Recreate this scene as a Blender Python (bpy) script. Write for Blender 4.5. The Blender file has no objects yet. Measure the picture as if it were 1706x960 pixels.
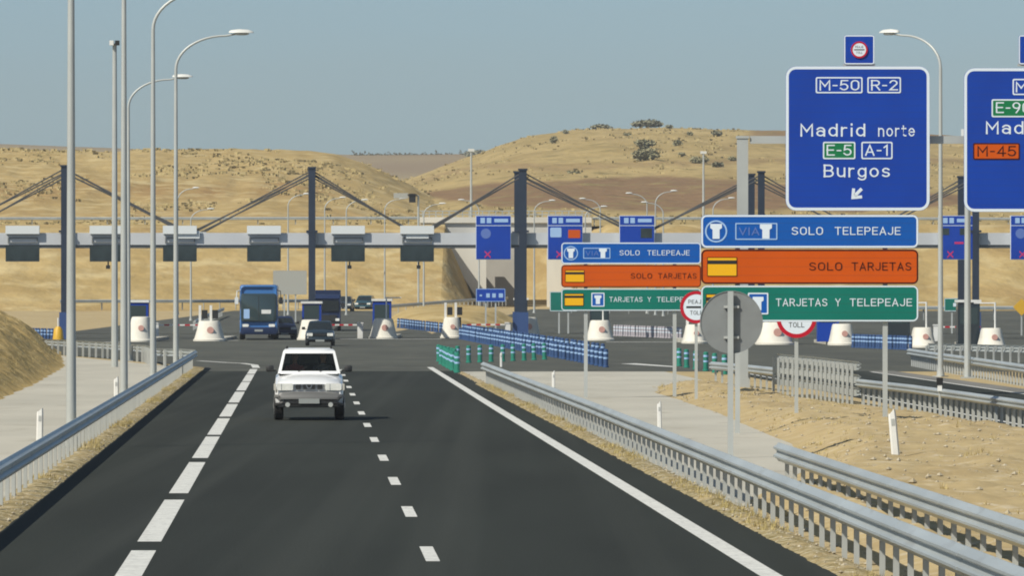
import bpy, math, random
from mathutils import Vector, Matrix, noise
random.seed(11)
SC = bpy.context.scene
COL = SC.collection
R = math.radians

# ------------------------------------------------------------------ camera
F, CX, HY, CH = 12500.0, 853.0, 483.0, 3.3      # focal length in photo pixels, horizon row, eye height
cam = bpy.data.objects.new('camera', bpy.data.cameras.new('camera'))
COL.objects.link(cam)
cam.data.sensor_width = 36.0
cam.data.lens = 36.0 * F / 1706.0
cam.data.shift_y = 3.0 / 1706.0
cam.data.clip_start = 1.0
cam.data.clip_end = 20000.0
cam.location = (0, 0, CH)
cam.rotation_euler = (R(90), 0, 0)
SC.camera = cam

# ------------------------------------------------------------------ light
SUN = Vector((-0.73, -0.68, 0)).normalized() * math.cos(R(43)) + Vector((0, 0, math.sin(R(43))))
w = bpy.data.worlds.new('World'); SC.world = w; w.use_nodes = True
nt = w.node_tree; nt.nodes.clear()
sky = nt.nodes.new('ShaderNodeTexSky'); sky.sky_type = 'NISHITA'; sky.sun_disc = False
sky.sun_elevation = R(43); sky.sun_rotation = math.atan2(SUN.x, SUN.y)
sky.altitude = 600; sky.air_density = 1.0; sky.dust_density = 1.2; sky.ozone_density = 2.0
tint = nt.nodes.new('ShaderNodeMix'); tint.data_type = 'RGBA'; tint.blend_type = 'MULTIPLY'
tint.inputs[0].default_value = 1.0; tint.inputs[7].default_value = (0.655, 0.80, 1.0, 1)
geo = nt.nodes.new('ShaderNodeTexCoord'); sep = nt.nodes.new('ShaderNodeSeparateXYZ'); nt.links.new(geo.outputs['Generated'], sep.inputs[0])
def ramp(lo, hi):
    r_ = nt.nodes.new('ShaderNodeMapRange'); r_.interpolation_type = 'SMOOTHSTEP'; r_.inputs[1].default_value = lo; r_.inputs[2].default_value = hi; nt.links.new(sep.outputs[2], r_.inputs[0]); return r_.outputs[0]
def mixc(fac, a_, b_, link=None):
    x_ = nt.nodes.new('ShaderNodeMix'); x_.data_type = 'RGBA'; x_.inputs[7].default_value = (*b_, 1)
    if link is None: x_.inputs[6].default_value = (*a_, 1)
    else: nt.links.new(link, x_.inputs[6])
    nt.links.new(fac, x_.inputs[0]); return x_.outputs[2]
t_ = mixc(ramp(.012, .04), (.70, .88, 1.13), (.66, .83, 1.055))
t_ = mixc(ramp(.05, .35), None, (.95, .92, .80), t_)
nz_ = nt.nodes.new('ShaderNodeTexNoise'); nz_.inputs['Scale'].default_value = 6; nz_.inputs['Detail'].default_value = 5
mp_ = nt.nodes.new('ShaderNodeMapping'); mp_.inputs['Scale'].default_value = (1, 1, 14); nt.links.new(geo.outputs['Generated'], mp_.inputs[0]); nt.links.new(mp_.outputs[0], nz_.inputs['Vector'])
mr_ = nt.nodes.new('ShaderNodeMapRange'); mr_.inputs[1].default_value = .45; mr_.inputs[2].default_value = .75; mr_.inputs[4].default_value = .35; nt.links.new(nz_.outputs[0], mr_.inputs[0])
t_ = mixc(mr_.outputs[0], None, (.70, .80, .93), t_)
nt.links.new(t_, tint.inputs[7])
bg = nt.nodes.new('ShaderNodeBackground'); bg.inputs[1].default_value = 0.077
wo = nt.nodes.new('ShaderNodeOutputWorld')
nt.links.new(sky.outputs[0], tint.inputs[6]); nt.links.new(tint.outputs[2], bg.inputs[0]); nt.links.new(bg.outputs[0], wo.inputs[0])
sl = bpy.data.lights.new('sun', 'SUN'); sl.energy = 3.7; sl.angle = R(0.53); sl.color = (1.0, 0.945, 0.83)
so = bpy.data.objects.new('sun', sl); COL.objects.link(so)
so.rotation_euler = SUN.to_track_quat('Z', 'Y').to_euler(); so.location = (-60, 0, 80)
vs = SC.view_settings
vs.view_transform = 'Standard'; vs.look = 'None'; vs.exposure = 0.35; vs.gamma = 1.0; vs.use_curve_mapping = False
HAZE = .00013            # density of the summer haze
SC.cycles.max_bounces = 6
SC.cycles.filter_width = 1.9

# ------------------------------------------------------------------ positions
def P(px, py, Y): return Vector(((px - CX) / F * Y, Y, CH - (py - HY) / F * Y))   # a point Y metres away
def G(px, py):                                                                    # a point on the flat ground
    Y = CH * F / (py - HY); return Vector(((px - CX) / F * Y, Y, 0))
def LX(l, Y): return l - 0.028 * Y            # metres to the side of the road axis -> X
def gz(Y): return min(max(Y - 560.0, 0) * 0.0065, 2.2)   # the ground rises gently behind the plaza
def sm(t): t = min(max(t, 0), 1); return t * t * (3 - 2 * t)
def lerp(pts, x):
    if x <= pts[0][0]: return pts[0][1]
    for (a, b), (c, d) in zip(pts, pts[1:]):
        if x <= c: return b + (d - b) * (x - a) / (c - a)
    return pts[-1][1]
def nz(x, y, z=0.0): return noise.noise(Vector((x, y, z)))

# ------------------------------------------------------------------ materials
def mat(name, c, rough=0.6, metal=0.0, c2=None, scale=1.0, detail=4, stretch=(1, 1, 1), bump=0.0, bscale=None, spec=0.5, amount=(0.35, 0.65), c3=None, s3=1.0, a3=(0.5, 0.62), attr=None, ca=None, coat=0.0, rotz=0.0, st3=None):
    m = bpy.data.materials.new(name); m.use_nodes = True
    n = m.node_tree; b = n.nodes['Principled BSDF']
    b.inputs['Base Color'].default_value = (*c, 1); b.inputs['Roughness'].default_value = rough
    b.inputs['Metallic'].default_value = metal; b.inputs['Specular IOR Level'].default_value = spec
    b.inputs['Coat Weight'].default_value = coat
    if c2 is None and c3 is None and not bump and attr is None: return m
    tc = n.nodes.new('ShaderNodeTexCoord'); mp = n.nodes.new('ShaderNodeMapping'); mp.inputs['Scale'].default_value = stretch; mp.inputs['Rotation'].default_value = (0, 0, rotz)
    n.links.new(tc.outputs['Object'], mp.inputs[0])
    mp3 = mp
    if st3: mp3 = n.nodes.new('ShaderNodeMapping'); mp3.inputs['Scale'].default_value = st3; mp3.inputs['Rotation'].default_value = (0, 0, rotz); n.links.new(tc.outputs['Object'], mp3.inputs[0])
    col = None
    def mix(prev, base, c, fac):
        mx = n.nodes.new('ShaderNodeMix'); mx.data_type = 'RGBA'
        if prev is None: mx.inputs[6].default_value = (*base, 1)
        else: n.links.new(prev, mx.inputs[6])
        mx.inputs[7].default_value = (*c, 1); n.links.new(fac, mx.inputs[0]); return mx.outputs[2]
    def nfac(sc, am, det=detail, src=None):
        t = n.nodes.new('ShaderNodeTexNoise'); t.inputs['Scale'].default_value = sc; t.inputs['Detail'].default_value = det
        n.links.new((src or mp).outputs[0], t.inputs['Vector'])
        mr = n.nodes.new('ShaderNodeMapRange'); mr.inputs[1].default_value = am[0]; mr.inputs[2].default_value = am[1]
        n.links.new(t.outputs[0], mr.inputs[0]); return mr.outputs[0]
    if c2 is not None: col = mix(col, c, c2, nfac(scale, amount))
    if attr is not None:
        at = n.nodes.new('ShaderNodeAttribute'); at.attribute_name = attr; col = mix(col, c, ca, at.outputs['Fac'])
    if c3 is not None: col = mix(col, c, c3, nfac(s3, a3, 6, mp3))
    if col is not None: n.links.new(col, b.inputs['Base Color'])
    if bump:
        t = n.nodes.new('ShaderNodeTexNoise'); t.inputs['Scale'].default_value = bscale or scale * 3; t.inputs['Detail'].default_value = 5
        n.links.new(mp.outputs[0], t.inputs['Vector'])
        bp = n.nodes.new('ShaderNodeBump'); bp.inputs['Strength'].default_value = 1.0; bp.inputs['Distance'].default_value = bump
        n.links.new(t.outputs[0], bp.inputs['Height']); n.links.new(bp.outputs[0], b.inputs['Normal'])
    return m

M = dict(
 scrub=mat('hill scrub', (.36, .29, .14), 1, c2=(.45, .37, .19), scale=.2, spec=.03),
 sblueseam=mat('blue panel seam', (.003, .03, .22), .6),
 tblueseam=mat('toll blue seam', (.003, .06, .27), .6),
 sorangeseam=mat('orange panel seam', (.36, .055, .002), .6),
 sgreenseam=mat('green panel seam', (.003, .10, .075), .6),
 seat=mat('seat cloth', (.05, .052, .055), .9),
 redcloth=mat('red cloth', (.35, .05, .045), .8),
 greycloth=mat('grey cloth', (.12, .13, .15), .8),
 hair=mat('dark hair', (.02, .015, .012), .8),
 soil=mat('dry soil', (.47, .37, .20), .95, c2=(.40, .305, .16), scale=.35, c3=(.53, .45, .31), s3=2.2, a3=(.55, .72), bump=.09, bscale=1.6, spec=.05),
 verge=mat('verge soil', (.40, .31, .165), .95, c2=(.22, .18, .085), scale=1.1, c3=(.50, .44, .30), s3=6, a3=(.52, .62), bump=.10, bscale=5, spec=.03),
 concrete=mat('pale concrete', (.50, .475, .40), .9, c2=(.43, .41, .345), scale=.25, stretch=(1, .35, 1), c3=(.38, .35, .28), s3=.9, a3=(.58, .75), spec=.2),
 asphalt=mat('dark asphalt', (.038, .0425, .0375), .92, c2=(.030, .033, .0295), scale=.30, stretch=(1, .10, 1), c3=(.052, .056, .050), s3=.9, a3=(.48, .78), spec=.06, bump=.004, bscale=30, rotz=R(1.6), st3=(1, .004, 1)),
 plaza=mat('worn asphalt', (.098, .102, .087), .92, c2=(.080, .083, .073), scale=.14, stretch=(1, .3, 1), c3=(.118, .119, .102), s3=.5, a3=(.52, .7), spec=.06),
 shoulder=mat('pale shoulder', (.22, .21, .19), .9, c2=(.17, .165, .15), scale=.5, stretch=(1, .2, 1), spec=.2),
 paint=mat('road paint', (.70, .70, .655), .75, c2=(.58, .58, .545), scale=3, c3=(.38, .38, .36), s3=11, a3=(.54, .70), spec=.2),
 galv=mat('galvanised steel', (.43, .465, .465), .42, .2, c2=(.36, .39, .39), scale=1.2, stretch=(1, .2, 1), spec=.45, c3=(.30, .31, .30), s3=3, a3=(.60, .8)),
 galvpost=mat('post steel', (.46, .475, .455), .55, .1, c2=(.36, .375, .36), scale=2, spec=.35),
 lamp=mat('lamp steel', (.47, .495, .48), .45, .15, c2=(.40, .42, .41), scale=.6, spec=.4),
 lamphead=mat('lamp head paint', (.62, .63, .60), .5),
 lens=mat('lamp lens', (.45, .47, .45), .2),
 white=mat('white paint', (.75, .75, .72), .55, c2=(.66, .66, .63), scale=2),
 nose=mat('cream concrete', (.74, .71, .62), .8, c2=(.64, .61, .53), scale=.9, c3=(.48, .45, .38), s3=1.6, a3=(.6, .8)),
 emblem=mat('faded red emblem', (.55, .30, .25), .7),
 navy=mat('navy steel', (.022, .035, .062), .5, .1, c2=(.016, .026, .046), scale=.5),
 navybase=mat('blue steel foot', (.03, .07, .20), .5),
 rod=mat('tie rod steel', (.085, .085, .085), .55, .2),
 beam=mat('beam panel', (.55, .565, .58), .5, .1, c2=(.49, .505, .52), scale=.3),
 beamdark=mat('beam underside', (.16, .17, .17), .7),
 cap=mat('pale housing', (.66, .69, .69), .5),
 display=mat('dark display', (.018, .028, .030), .25, c2=(.03, .045, .048), scale=1.5),
 sblue=mat('motorway blue', (.004, .050, .37), .5, c2=(.005, .043, .32), scale=.5, spec=.2),
 tblue=mat('toll blue', (.004, .095, .42), .5, c2=(.004, .085, .37), scale=.5, spec=.2),
 sorange=mat('sign orange', (.58, .088, .002), .5, c2=(.52, .080, .002), scale=.5, spec=.2),
 sgreen=mat('sign green', (.004, .165, .125), .5, c2=(.004, .145, .11), scale=.5, spec=.2),
 egreen=mat('route green', (.006, .17, .06), .5, spec=.2),
 swhite=mat('sign white', (.68, .76, .84), .45),
 pale=mat('pale sign blue', (.33, .50, .76), .45),
 dimblue=mat('dull sign blue', (.10, .17, .46), .5),
 sdark=mat('sign dark red brown', (.045, .006, .003), .5, spec=.2),
 cardyel=mat('card yellow', (.78, .42, .01), .5, spec=.2),
 black=mat('black', (.012, .012, .012), .5),
 red=mat('sign red', (.46, .010, .028), .45, spec=.2),
 magenta=mat('lit magenta cross', (.50, .02, .14), .5),
 disc=mat('sign back grey', (.24, .255, .255), .6, .2, c2=(.21, .22, .22), scale=3),
 greyblue=mat('grey blue sheet', (.37, .37, .33), .6),
 bol_green=mat('bollard green', (.015, .20, .14), .5),
 bol_blue=mat('bollard blue', (.026, .070, .185), .55),
 bol_pale=mat('bollard pale blue', (.40, .37, .40), .5),
 yellow=mat('yellow plastic', (.62, .36, .02), .5),
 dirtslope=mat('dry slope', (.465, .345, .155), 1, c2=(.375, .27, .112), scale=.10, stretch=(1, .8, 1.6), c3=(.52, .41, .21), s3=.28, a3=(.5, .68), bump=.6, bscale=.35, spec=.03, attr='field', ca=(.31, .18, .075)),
 ravine=mat('straw hill', (.455, .345, .16), 1, c2=(.36, .27, .118), scale=.035, stretch=(1, .7, 1.4), c3=(.27, .21, .095), s3=.22, a3=(.54, .7), bump=1.2, bscale=.22, spec=.03, attr='field', ca=(.235, .15, .082)),
 farland=mat('distant land', (.27, .20, .125), 1, c2=(.33, .26, .15), scale=.01, spec=.05),
 mound=mat('dry grass bank', (.52, .37, .155), 1, c2=(.36, .26, .105), scale=.7, c3=(.58, .44, .21), s3=1.8, a3=(.5, .65), bump=.2, bscale=1.5, spec=.03),
 straw=mat('dry grass', (.50, .40, .185), 1, c2=(.40, .33, .14), scale=.8, spec=.05),
 stone=mat('pale stones', (.46, .41, .31), .95, c2=(.34, .29, .2), scale=1.5, spec=.1),
 leaf=mat('olive leaves', (.30, .275, .165), .95, c2=(.22, .21, .125), scale=.4, spec=.05),
 leafdark=mat('dark leaves', (.25, .24, .16), .95, c2=(.19, .185, .125), scale=.4, spec=.05),
 bark=mat('bark', (.09, .07, .05), .95),
 abut=mat('white abutment', (.66, .64, .57), .85, c2=(.55, .53, .47), scale=.25, stretch=(1, 1, .3)),
 deck=mat('bridge concrete', (.55, .55, .52), .85, c2=(.46, .46, .44), scale=.3),
 inner=mat('wall concrete', (.50, .48, .43), .9, c2=(.42, .40, .36), scale=.3),
 glass=mat('dark glass', (.015, .02, .022), .08, spec=.6),
 busglass=mat('tinted glass', (.03, .05, .055), .1, spec=.6),
 carwhite=mat('white car paint', (.78, .79, .79), .3, coat=.4),
 cardark=mat('dark car paint', (.012, .022, .03), .3, coat=.5),
 carteal=mat('teal car paint', (.015, .06, .075), .3, coat=.5),
 carnavy=mat('navy car paint', (.012, .025, .075), .45, spec=.3),
 busblue=mat('blue bus paint', (.04, .16, .42), .35, coat=.4),
 bumper=mat('grey bumper', (.17, .17, .165), .5),
 plastic=mat('black plastic', (.016, .017, .018), .6),
 rubber=mat('tyre rubber', (.014, .014, .014), .85),
 rim=mat('wheel rim', (.35, .36, .37), .35, .7),
 headlamp=mat('headlamp glass', (.70, .71, .66), .12, c2=(.85, .85, .80), scale=6),
 indicator=mat('pale lens', (.52, .50, .44), .25),
 plate=mat('number plate', (.30, .32, .31), .5),
 skin=mat('skin', (.45, .25, .17), .6),
)

cg = bpy.data.materials.new('clear screen glass'); cg.use_nodes = True; n_ = cg.node_tree; b_ = n_.nodes['Principled BSDF']
b_.inputs['Base Color'].default_value = (.02, .025, .027, 1); b_.inputs['Roughness'].default_value = .06
tr_ = n_.nodes.new('ShaderNodeBsdfTransparent'); tr_.inputs[0].default_value = (.62, .68, .66, 1); mx_ = n_.nodes.new('ShaderNodeMixShader'); mx_.inputs[0].default_value = .22
n_.links.new(tr_.outputs[0], mx_.inputs[1]); n_.links.new(b_.outputs[0], mx_.inputs[2]); n_.links.new(mx_.outputs[0], n_.nodes['Material Output'].inputs[0])
M['clearglass'] = cg

# ------------------------------------------------------------------ mesh builder
ORG = {}
class MB:
    def __init__(s): s.v = []; s.f = []; s.mi = []; s.m = 0
    def add(s, vs, fs):
        o = len(s.v); s.v += [Vector(v) for v in vs]
        for f in fs: s.f.append([i + o for i in f]); s.mi.append(s.m)
        return s
    def box(s, c, d, rz=0.0):
        x, y, z = d[0] / 2, d[1] / 2, d[2] / 2; c = Vector(c); q = Matrix.Rotation(rz, 3, 'Z')
        vs = [c + q @ Vector((a * x, b * y, e * z)) for a in (-1, 1) for b in (-1, 1) for e in (-1, 1)]
        return s.add(vs, [(0, 1, 3, 2), (4, 6, 7, 5), (0, 4, 5, 1), (2, 3, 7, 6), (0, 2, 6, 4), (1, 5, 7, 3)])
    def frust(s, z0, r0, z1, r1):     # r = (x0, x1, y0, y1)
        vs = [(r0[0], r0[2], z0), (r0[1], r0[2], z0), (r0[1], r0[3], z0), (r0[0], r0[3], z0),
              (r1[0], r1[2], z1), (r1[1], r1[2], z1), (r1[1], r1[3], z1), (r1[0], r1[3], z1)]
        return s.add(vs, [(3, 2, 1, 0), (4, 5, 6, 7), (0, 1, 5, 4), (1, 2, 6, 5), (2, 3, 7, 6), (3, 0, 4, 7)])
    def tube(s, pts, r, n=10, caps=True):
        pts = [Vector(p) for p in pts]; rs = r if isinstance(r, (list, tuple)) else [r] * len(pts)
        rings = []; up = None
        for i, p in enumerate(pts):
            t = (pts[min(i + 1, len(pts) - 1)] - pts[max(i - 1, 0)]).normalized()
            if up is None: up = Vector((0, 1, 0)) if abs(t.y) < .9 else Vector((1, 0, 0))
            a = t.cross(up).normalized(); b = a.cross(t).normalized(); up = b
            rings.append([p + (a * math.cos(k * 2 * math.pi / n) + b * math.sin(k * 2 * math.pi / n)) * rs[i] for k in range(n)])
        return s.loft(rings, caps)
    def loft(s, rings, caps=True):
        n = len(rings[0]); vs = [v for r in rings for v in r]; fs = []
        for i in range(len(rings) - 1):
            for k in range(n):
                a, b = i * n + k, i * n + (k + 1) % n; fs.append((a, b, b + n, a + n))
        if caps: fs.append(tuple(range(n))[::-1]); fs.append(tuple((len(rings) - 1) * n + k for k in range(n)))
        return s.add(vs, fs)
    def prism(s, poly, y0, y1):       # polygon of (x, z), extruded in y
        n = len(poly)
        vs = [(x, y0, z) for x, z in poly] + [(x, y1, z) for x, z in poly]
        fs = [tuple(range(n)), tuple(range(2 * n - 1, n - 1, -1))] + [(k, k + n, (k + 1) % n + n, (k + 1) % n) for k in range(n)]
        return s.add(vs, fs)
    def rect(s, x0, x1, z0, z1, y0, y1, r=0.0, k=5):
        if r <= 0: return s.prism([(x0, z0), (x1, z0), (x1, z1), (x0, z1)], y0, y1)
        return s.prism(rpoly(x0, x1, z0, z1, r, k), y0, y1)
    def ring(s, outer, inner, y0, y1):
        n = len(outer)
        vs = [(x, y0, z) for x, z in outer] + [(x, y0, z) for x, z in inner] + [(x, y1, z) for x, z in outer] + [(x, y1, z) for x, z in inner]
        fs = []
        for k in range(n):
            j = (k + 1) % n
            fs += [(k, j, j + n, k + n), (k + 2 * n, k + 3 * n, j + 3 * n, j + 2 * n), (k, k + 2 * n, j + 2 * n, j), (k + n, j + n, j + 3 * n, k + 3 * n)]
        return s.add(vs, fs)
    def sphere(s, c, r, nu=10, nv=6):
        c = Vector(c); r = Vector(r) if not isinstance(r, (int, float)) else Vector((r, r, r)); rings = []
        for i in range(1, nv):
            t = math.pi * i / nv
            rings.append([c + Vector((r.x * math.sin(t) * math.cos(2 * math.pi * k / nu), r.y * math.sin(t) * math.sin(2 * math.pi * k / nu), -r.z * math.cos(t))) for k in range(nu)])
        return s.loft(rings)
    def build(s, name, mats, parent=None, org=None, smooth=30, **props):
        o0 = Vector(org) if org is not None else (ORG.get(parent.name, Vector()) if parent else Vector())
        me = bpy.data.meshes.new(name); me.from_pydata([tuple(v - o0) for v in s.v], [], s.f)
        mats = mats if isinstance(mats, (list, tuple)) else [mats]
        for m in mats: me.materials.append(m if not isinstance(m, str) else M[m])
        if len(mats) > 1: me.polygons.foreach_set('material_index', s.mi)
        if smooth:
            me.polygons.foreach_set('use_smooth', [True] * len(me.polygons)); me.set_sharp_from_angle(angle=R(smooth))
        me.update()
        o = bpy.data.objects.new(name, me); COL.objects.link(o)
        if parent: o.parent = parent
        elif org is not None: o.location = o0
        ORG[o.name] = o0
        for k, v in props.items(): o[k] = v
        return o
def rpoly(x0, x1, z0, z1, r, k=5):
    pts = []
    for cx, cz, a0 in ((x1 - r, z0 + r, -90), (x1 - r, z1 - r, 0), (x0 + r, z1 - r, 90), (x0 + r, z0 + r, 180)):
        for i in range(k + 1):
            a = R(a0 + 90 * i / k); pts.append((cx + r * math.cos(a), cz + r * math.sin(a)))
    return pts
def circ(cx, cz, r, n=32): return [(cx + r * math.cos(2 * math.pi * k / n), cz + r * math.sin(2 * math.pi * k / n)) for k in range(n)]
def thing(name, label, cat, loc=(0, 0, 0), group=None):
    o = bpy.data.objects.new(name, None); COL.objects.link(o); o.location = loc; o.empty_display_size = .3
    o['label'] = label; o['category'] = cat
    if group: o['group'] = group
    ORG[o.name] = Vector(loc)
    return o
def tag(o, label, cat, group=None):
    o['label'] = label; o['category'] = cat
    if group: o['group'] = group
    return o
def dup(root, loc, label=None, group=None, rz=None):
    r = root.copy(); COL.objects.link(r); r.location = loc
    if label: r['label'] = label
    if group: r['group'] = group
    if rz is not None: r.rotation_euler.z = rz
    for c in list(root.children):
        d = c.copy(); COL.objects.link(d); d.parent = r
        for g in c.children:
            e = g.copy(); COL.objects.link(e); e.parent = d
    return r

def _arc(cx, cy, rx, ry, a0, a1, n=8): return [(cx + rx * math.cos(R(a0 + (a1 - a0) * i / n)), cy + ry * math.sin(R(a0 + (a1 - a0) * i / n))) for i in range(n + 1)]
def _bowl(w, h): return _arc(w / 2, h - w / 2, w / 2, w / 2, 0, 180) + _arc(w / 2, w / 2, w / 2, w / 2, 180, 360) + [(w, h - w / 2)]
# road-sign lettering drawn as strokes: capital height 7, small height 5; per letter (advance width, strokes)
GLYPH = {
 'M': (5.2, [[(0, 0), (0, 7), (2.6, 2.6), (5.2, 7), (5.2, 0)]]), 'A': (4.6, [[(0, 0), (2.3, 7), (4.6, 0)], [(.8, 2.1), (3.8, 2.1)]]),
 'R': (4.2, [[(0, 0), (0, 7)], [(0, 7), (2.4, 7)] + _arc(2.4, 5.2, 1.8, 1.8, 80, -90) + [(0, 3.4)], [(2.2, 3.4), (4.3, 0)]]),
 'B': (4.2, [[(0, 0), (0, 7)], [(0, 7), (2.3, 7)] + _arc(2.3, 5.3, 1.6, 1.7, 80, -90) + [(0, 3.6)], [(2.2, 3.6)] + _arc(2.3, 1.8, 1.9, 1.8, 80, -90) + [(0, 0)]]),
 'E': (3.8, [[(3.8, 7), (0, 7), (0, 0), (3.8, 0)], [(0, 3.6), (3.3, 3.6)]]), 'L': (3.6, [[(0, 7), (0, 0), (3.6, 0)]]), 'T': (4.4, [[(0, 7), (4.4, 7)], [(2.2, 7), (2.2, 0)]]),
 'I': (.2, [[(0.1, 0), (.1, 7)]]), 'V': (4.6, [[(0, 7), (2.3, 0), (4.6, 7)]]), 'Y': (4.6, [[(0, 7), (2.3, 3.3), (4.6, 7)], [(2.3, 3.3), (2.3, 0)]]),
 'O': (4.4, [_bowl(4.4, 7)]), '0': (4.0, [_bowl(4.0, 7)]), 'J': (3.6, [[(3.6, 7), (3.6, 1.8)] + _arc(1.8, 1.8, 1.8, 1.8, 0, -160)]),
 'P': (4.2, [[(0, 0), (0, 7)], [(0, 7), (2.4, 7)] + _arc(2.4, 5.1, 1.8, 1.9, 80, -90) + [(0, 3.2)]]),
 'S': (4.2, [_arc(2.1, 5.3, 2.0, 1.7, 25, 270) + _arc(2.1, 1.75, 2.1, 1.75, 80, -155)]),
 '2': (4.0, [_arc(2, 5.1, 1.9, 1.9, 165, -20) + [(0, 0), (4.0, 0)]]), '4': (4.2, [[(3.1, 0), (3.1, 7), (0, 1.9), (4.3, 1.9)]]),
 '5': (4.0, [[(3.7, 7), (.5, 7), (.2, 3.7)] + _arc(1.9, 2.2, 2.1, 2.2, 120, -150)]), '1': (1.8, [[(0, 5.6), (1.5, 7), (1.5, 0)]]),
 '9': (4.0, [_arc(2, 5, 2, 2, 0, 360, 14), [(4, 5), (3.6, 2.6), (2.0, 0)]]), '-': (2.0, [[(.2, 3.2), (1.8, 3.2)]]),
 'a': (3.4, [[(3.4, 3.4), (3.4, 0)], _arc(1.7, 3.3, 1.7, 1.7, 0, 150), _arc(1.6, 1.5, 1.6, 1.5, 35, 330, 12)]), 'd': (3.6, [[(3.6, 7), (3.6, 0)], _arc(1.8, 2.5, 1.8, 2.5, 45, 315, 12)]),
 'r': (2.2, [[(0, 5), (0, 0)], [(0, 3.2)] + _arc(1.6, 3.4, 1.5, 1.6, 160, 75, 5)]), 'i': (.2, [[(.1, 4.5), (.1, 0)], [(.1, 7.15), (.1, 6.95)]]),
 'n': (3.4, [[(0, 5), (0, 0)], _arc(1.7, 3.2, 1.7, 1.8, 165, 0) + [(3.4, 0)]]), 'o': (3.8, [_arc(1.9, 2.5, 1.9, 2.5, 0, 360, 16)]), 't': (2.4, [[(.8, 6.6), (.8, 1.2)] + _arc(2.0, 1.3, 1.2, 1.3, 180, 285, 5), [(0, 5), (2.3, 5)]]),
 'e': (3.6, [[(.1, 2.6), (3.6, 2.6)] + _arc(1.8, 2.6, 1.8, 2.4, 0, 180, 8)[1:] + _arc(1.8, 2.4, 1.8, 2.4, 190, 320, 8)]), 'u': (3.4, [[(0, 5), (0, 1.8)] + _arc(1.7, 1.8, 1.7, 1.8, 180, 345), [(3.4, 5), (3.4, 0)]]),
 'g': (3.6, [[(3.6, 5), (3.6, -.4)] + _arc(1.8, -.4, 1.8, 1.7, 0, -150, 6), _arc(1.8, 2.5, 1.8, 2.5, 45, 315, 12)]), 's': (3.2, [_arc(1.6, 3.75, 1.5, 1.25, 30, 270, 8) + _arc(1.6, 1.25, 1.6, 1.25, 85, -150, 8)]),
}
def text_mesh(s, mb, x0, z0, width, caph, y, bold=.5, space=1.0, depth=.006):
    """sign lettering as geometry facing -Y: left edge x0, baseline z0, overall width, capital height"""
    gap = 2.1 * space; st = 1.72; pen = 0.0; strokes = []
    for ch in s:
        wd, ss = GLYPH[ch]
        for k in ss:
            k = [p for i, p in enumerate(k) if i == 0 or math.dist(p, k[i - 1]) > .02]; strokes.append([(pen + x, z) for x, z in k])
        pen += wd + gap
    tot = pen - gap + st; kx = width / tot; kz = caph / (7.0 + st)
    for j, k in enumerate(strokes):
        yy = y - .0004 * (j % 7); n = len(k); vs = []
        closed = math.dist(k[0], k[-1]) < .01
        for i, p in enumerate(k):
            a = k[i - 1] if i else (k[-2] if closed else None); b = k[i + 1] if i < n - 1 else (k[1] if closed else None)
            def nrm(u, v):
                d = math.dist(u, v) or 1; return (-(v[1] - u[1]) / d, (v[0] - u[0]) / d)
            n1 = nrm(a, p) if a else nrm(p, b); n2 = nrm(p, b) if b else nrm(a, p)
            mx, mz = n1[0] + n2[0], n1[1] + n2[1]; l2 = mx * mx + mz * mz
            f = 2 / l2 if l2 > .45 else 2 / .45 * 1.0
            mx, mz = mx * f / 2 * st, mz * f / 2 * st
            ex, ez = (0, 0)
            if not closed and i in (0, n - 1):
                q_ = k[1] if i == 0 else k[-2]; d = math.dist(p, q_) or 1; ex, ez = (p[0] - q_[0]) / d * st * .35, (p[1] - q_[1]) / d * st * .35
            for sg in (1, -1): vs.append((x0 + (p[0] + ex + sg * mx * .5 + st / 2) * kx, yy, z0 + (p[1] + ez + sg * mz * .5 + st / 2 * (1 if True else 0)) * kz))
        mb.add(vs, [(2 * i, 2 * i + 1, 2 * i + 3, 2 * i + 2) for i in range(n - 1)])
    return mb

# ================================================================== SETTING
def sheet(name, pts, z, m, **kw):
    mb = MB(); mb.add([(p[0], p[1], z + gz(p[1])) for p in pts], [tuple(range(len(pts)))])
    return mb.build(name, m, kind='structure', **kw)
def strip(mb, fa, fb, ys, z):         # ribbon between two side offsets from the road axis
    vs = []; n = len(ys)
    for Y in ys: vs += [(LX(fa(Y), Y), Y, z + gz(Y)), (LX(fb(Y), Y), Y, z + gz(Y))]
    mb.add(vs, [(2 * i, 2 * i + 1, 2 * i + 3, 2 * i + 2) for i in range(n - 1)])
def grid(name, xs, ys, zf, m, fieldf=None, smooth=180):
    mb = MB(); nx = len(xs); vs = []
    for Y in ys:
        for x in xs: vs.append((x, Y, zf(x, Y)))
    mb.add(vs, [(j * nx + i, j * nx + i + 1, (j + 1) * nx + i + 1, (j + 1) * nx + i) for j in range(len(ys) - 1) for i in range(nx - 1)])
    o = mb.build(name, m, smooth=smooth, kind='structure')
    if fieldf:
        at = o.data.attributes.new('field', 'FLOAT', 'POINT')
        at.data.foreach_set('value', [fieldf(v) for v in vs])
    return o
def lin(a, b, n): return [a + (b - a) * i / (n - 1) for i in range(n)]

# ground, one sheet to the horizon
ys = [-60, 40, 300, 560] + lin(600, 920, 9) + [1300, 2500, 3060]
grid('ground', [-1950, -400, -60, 0, 60, 400, 1950], ys, lambda x, Y: gz(Y), M['soil'])

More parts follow.
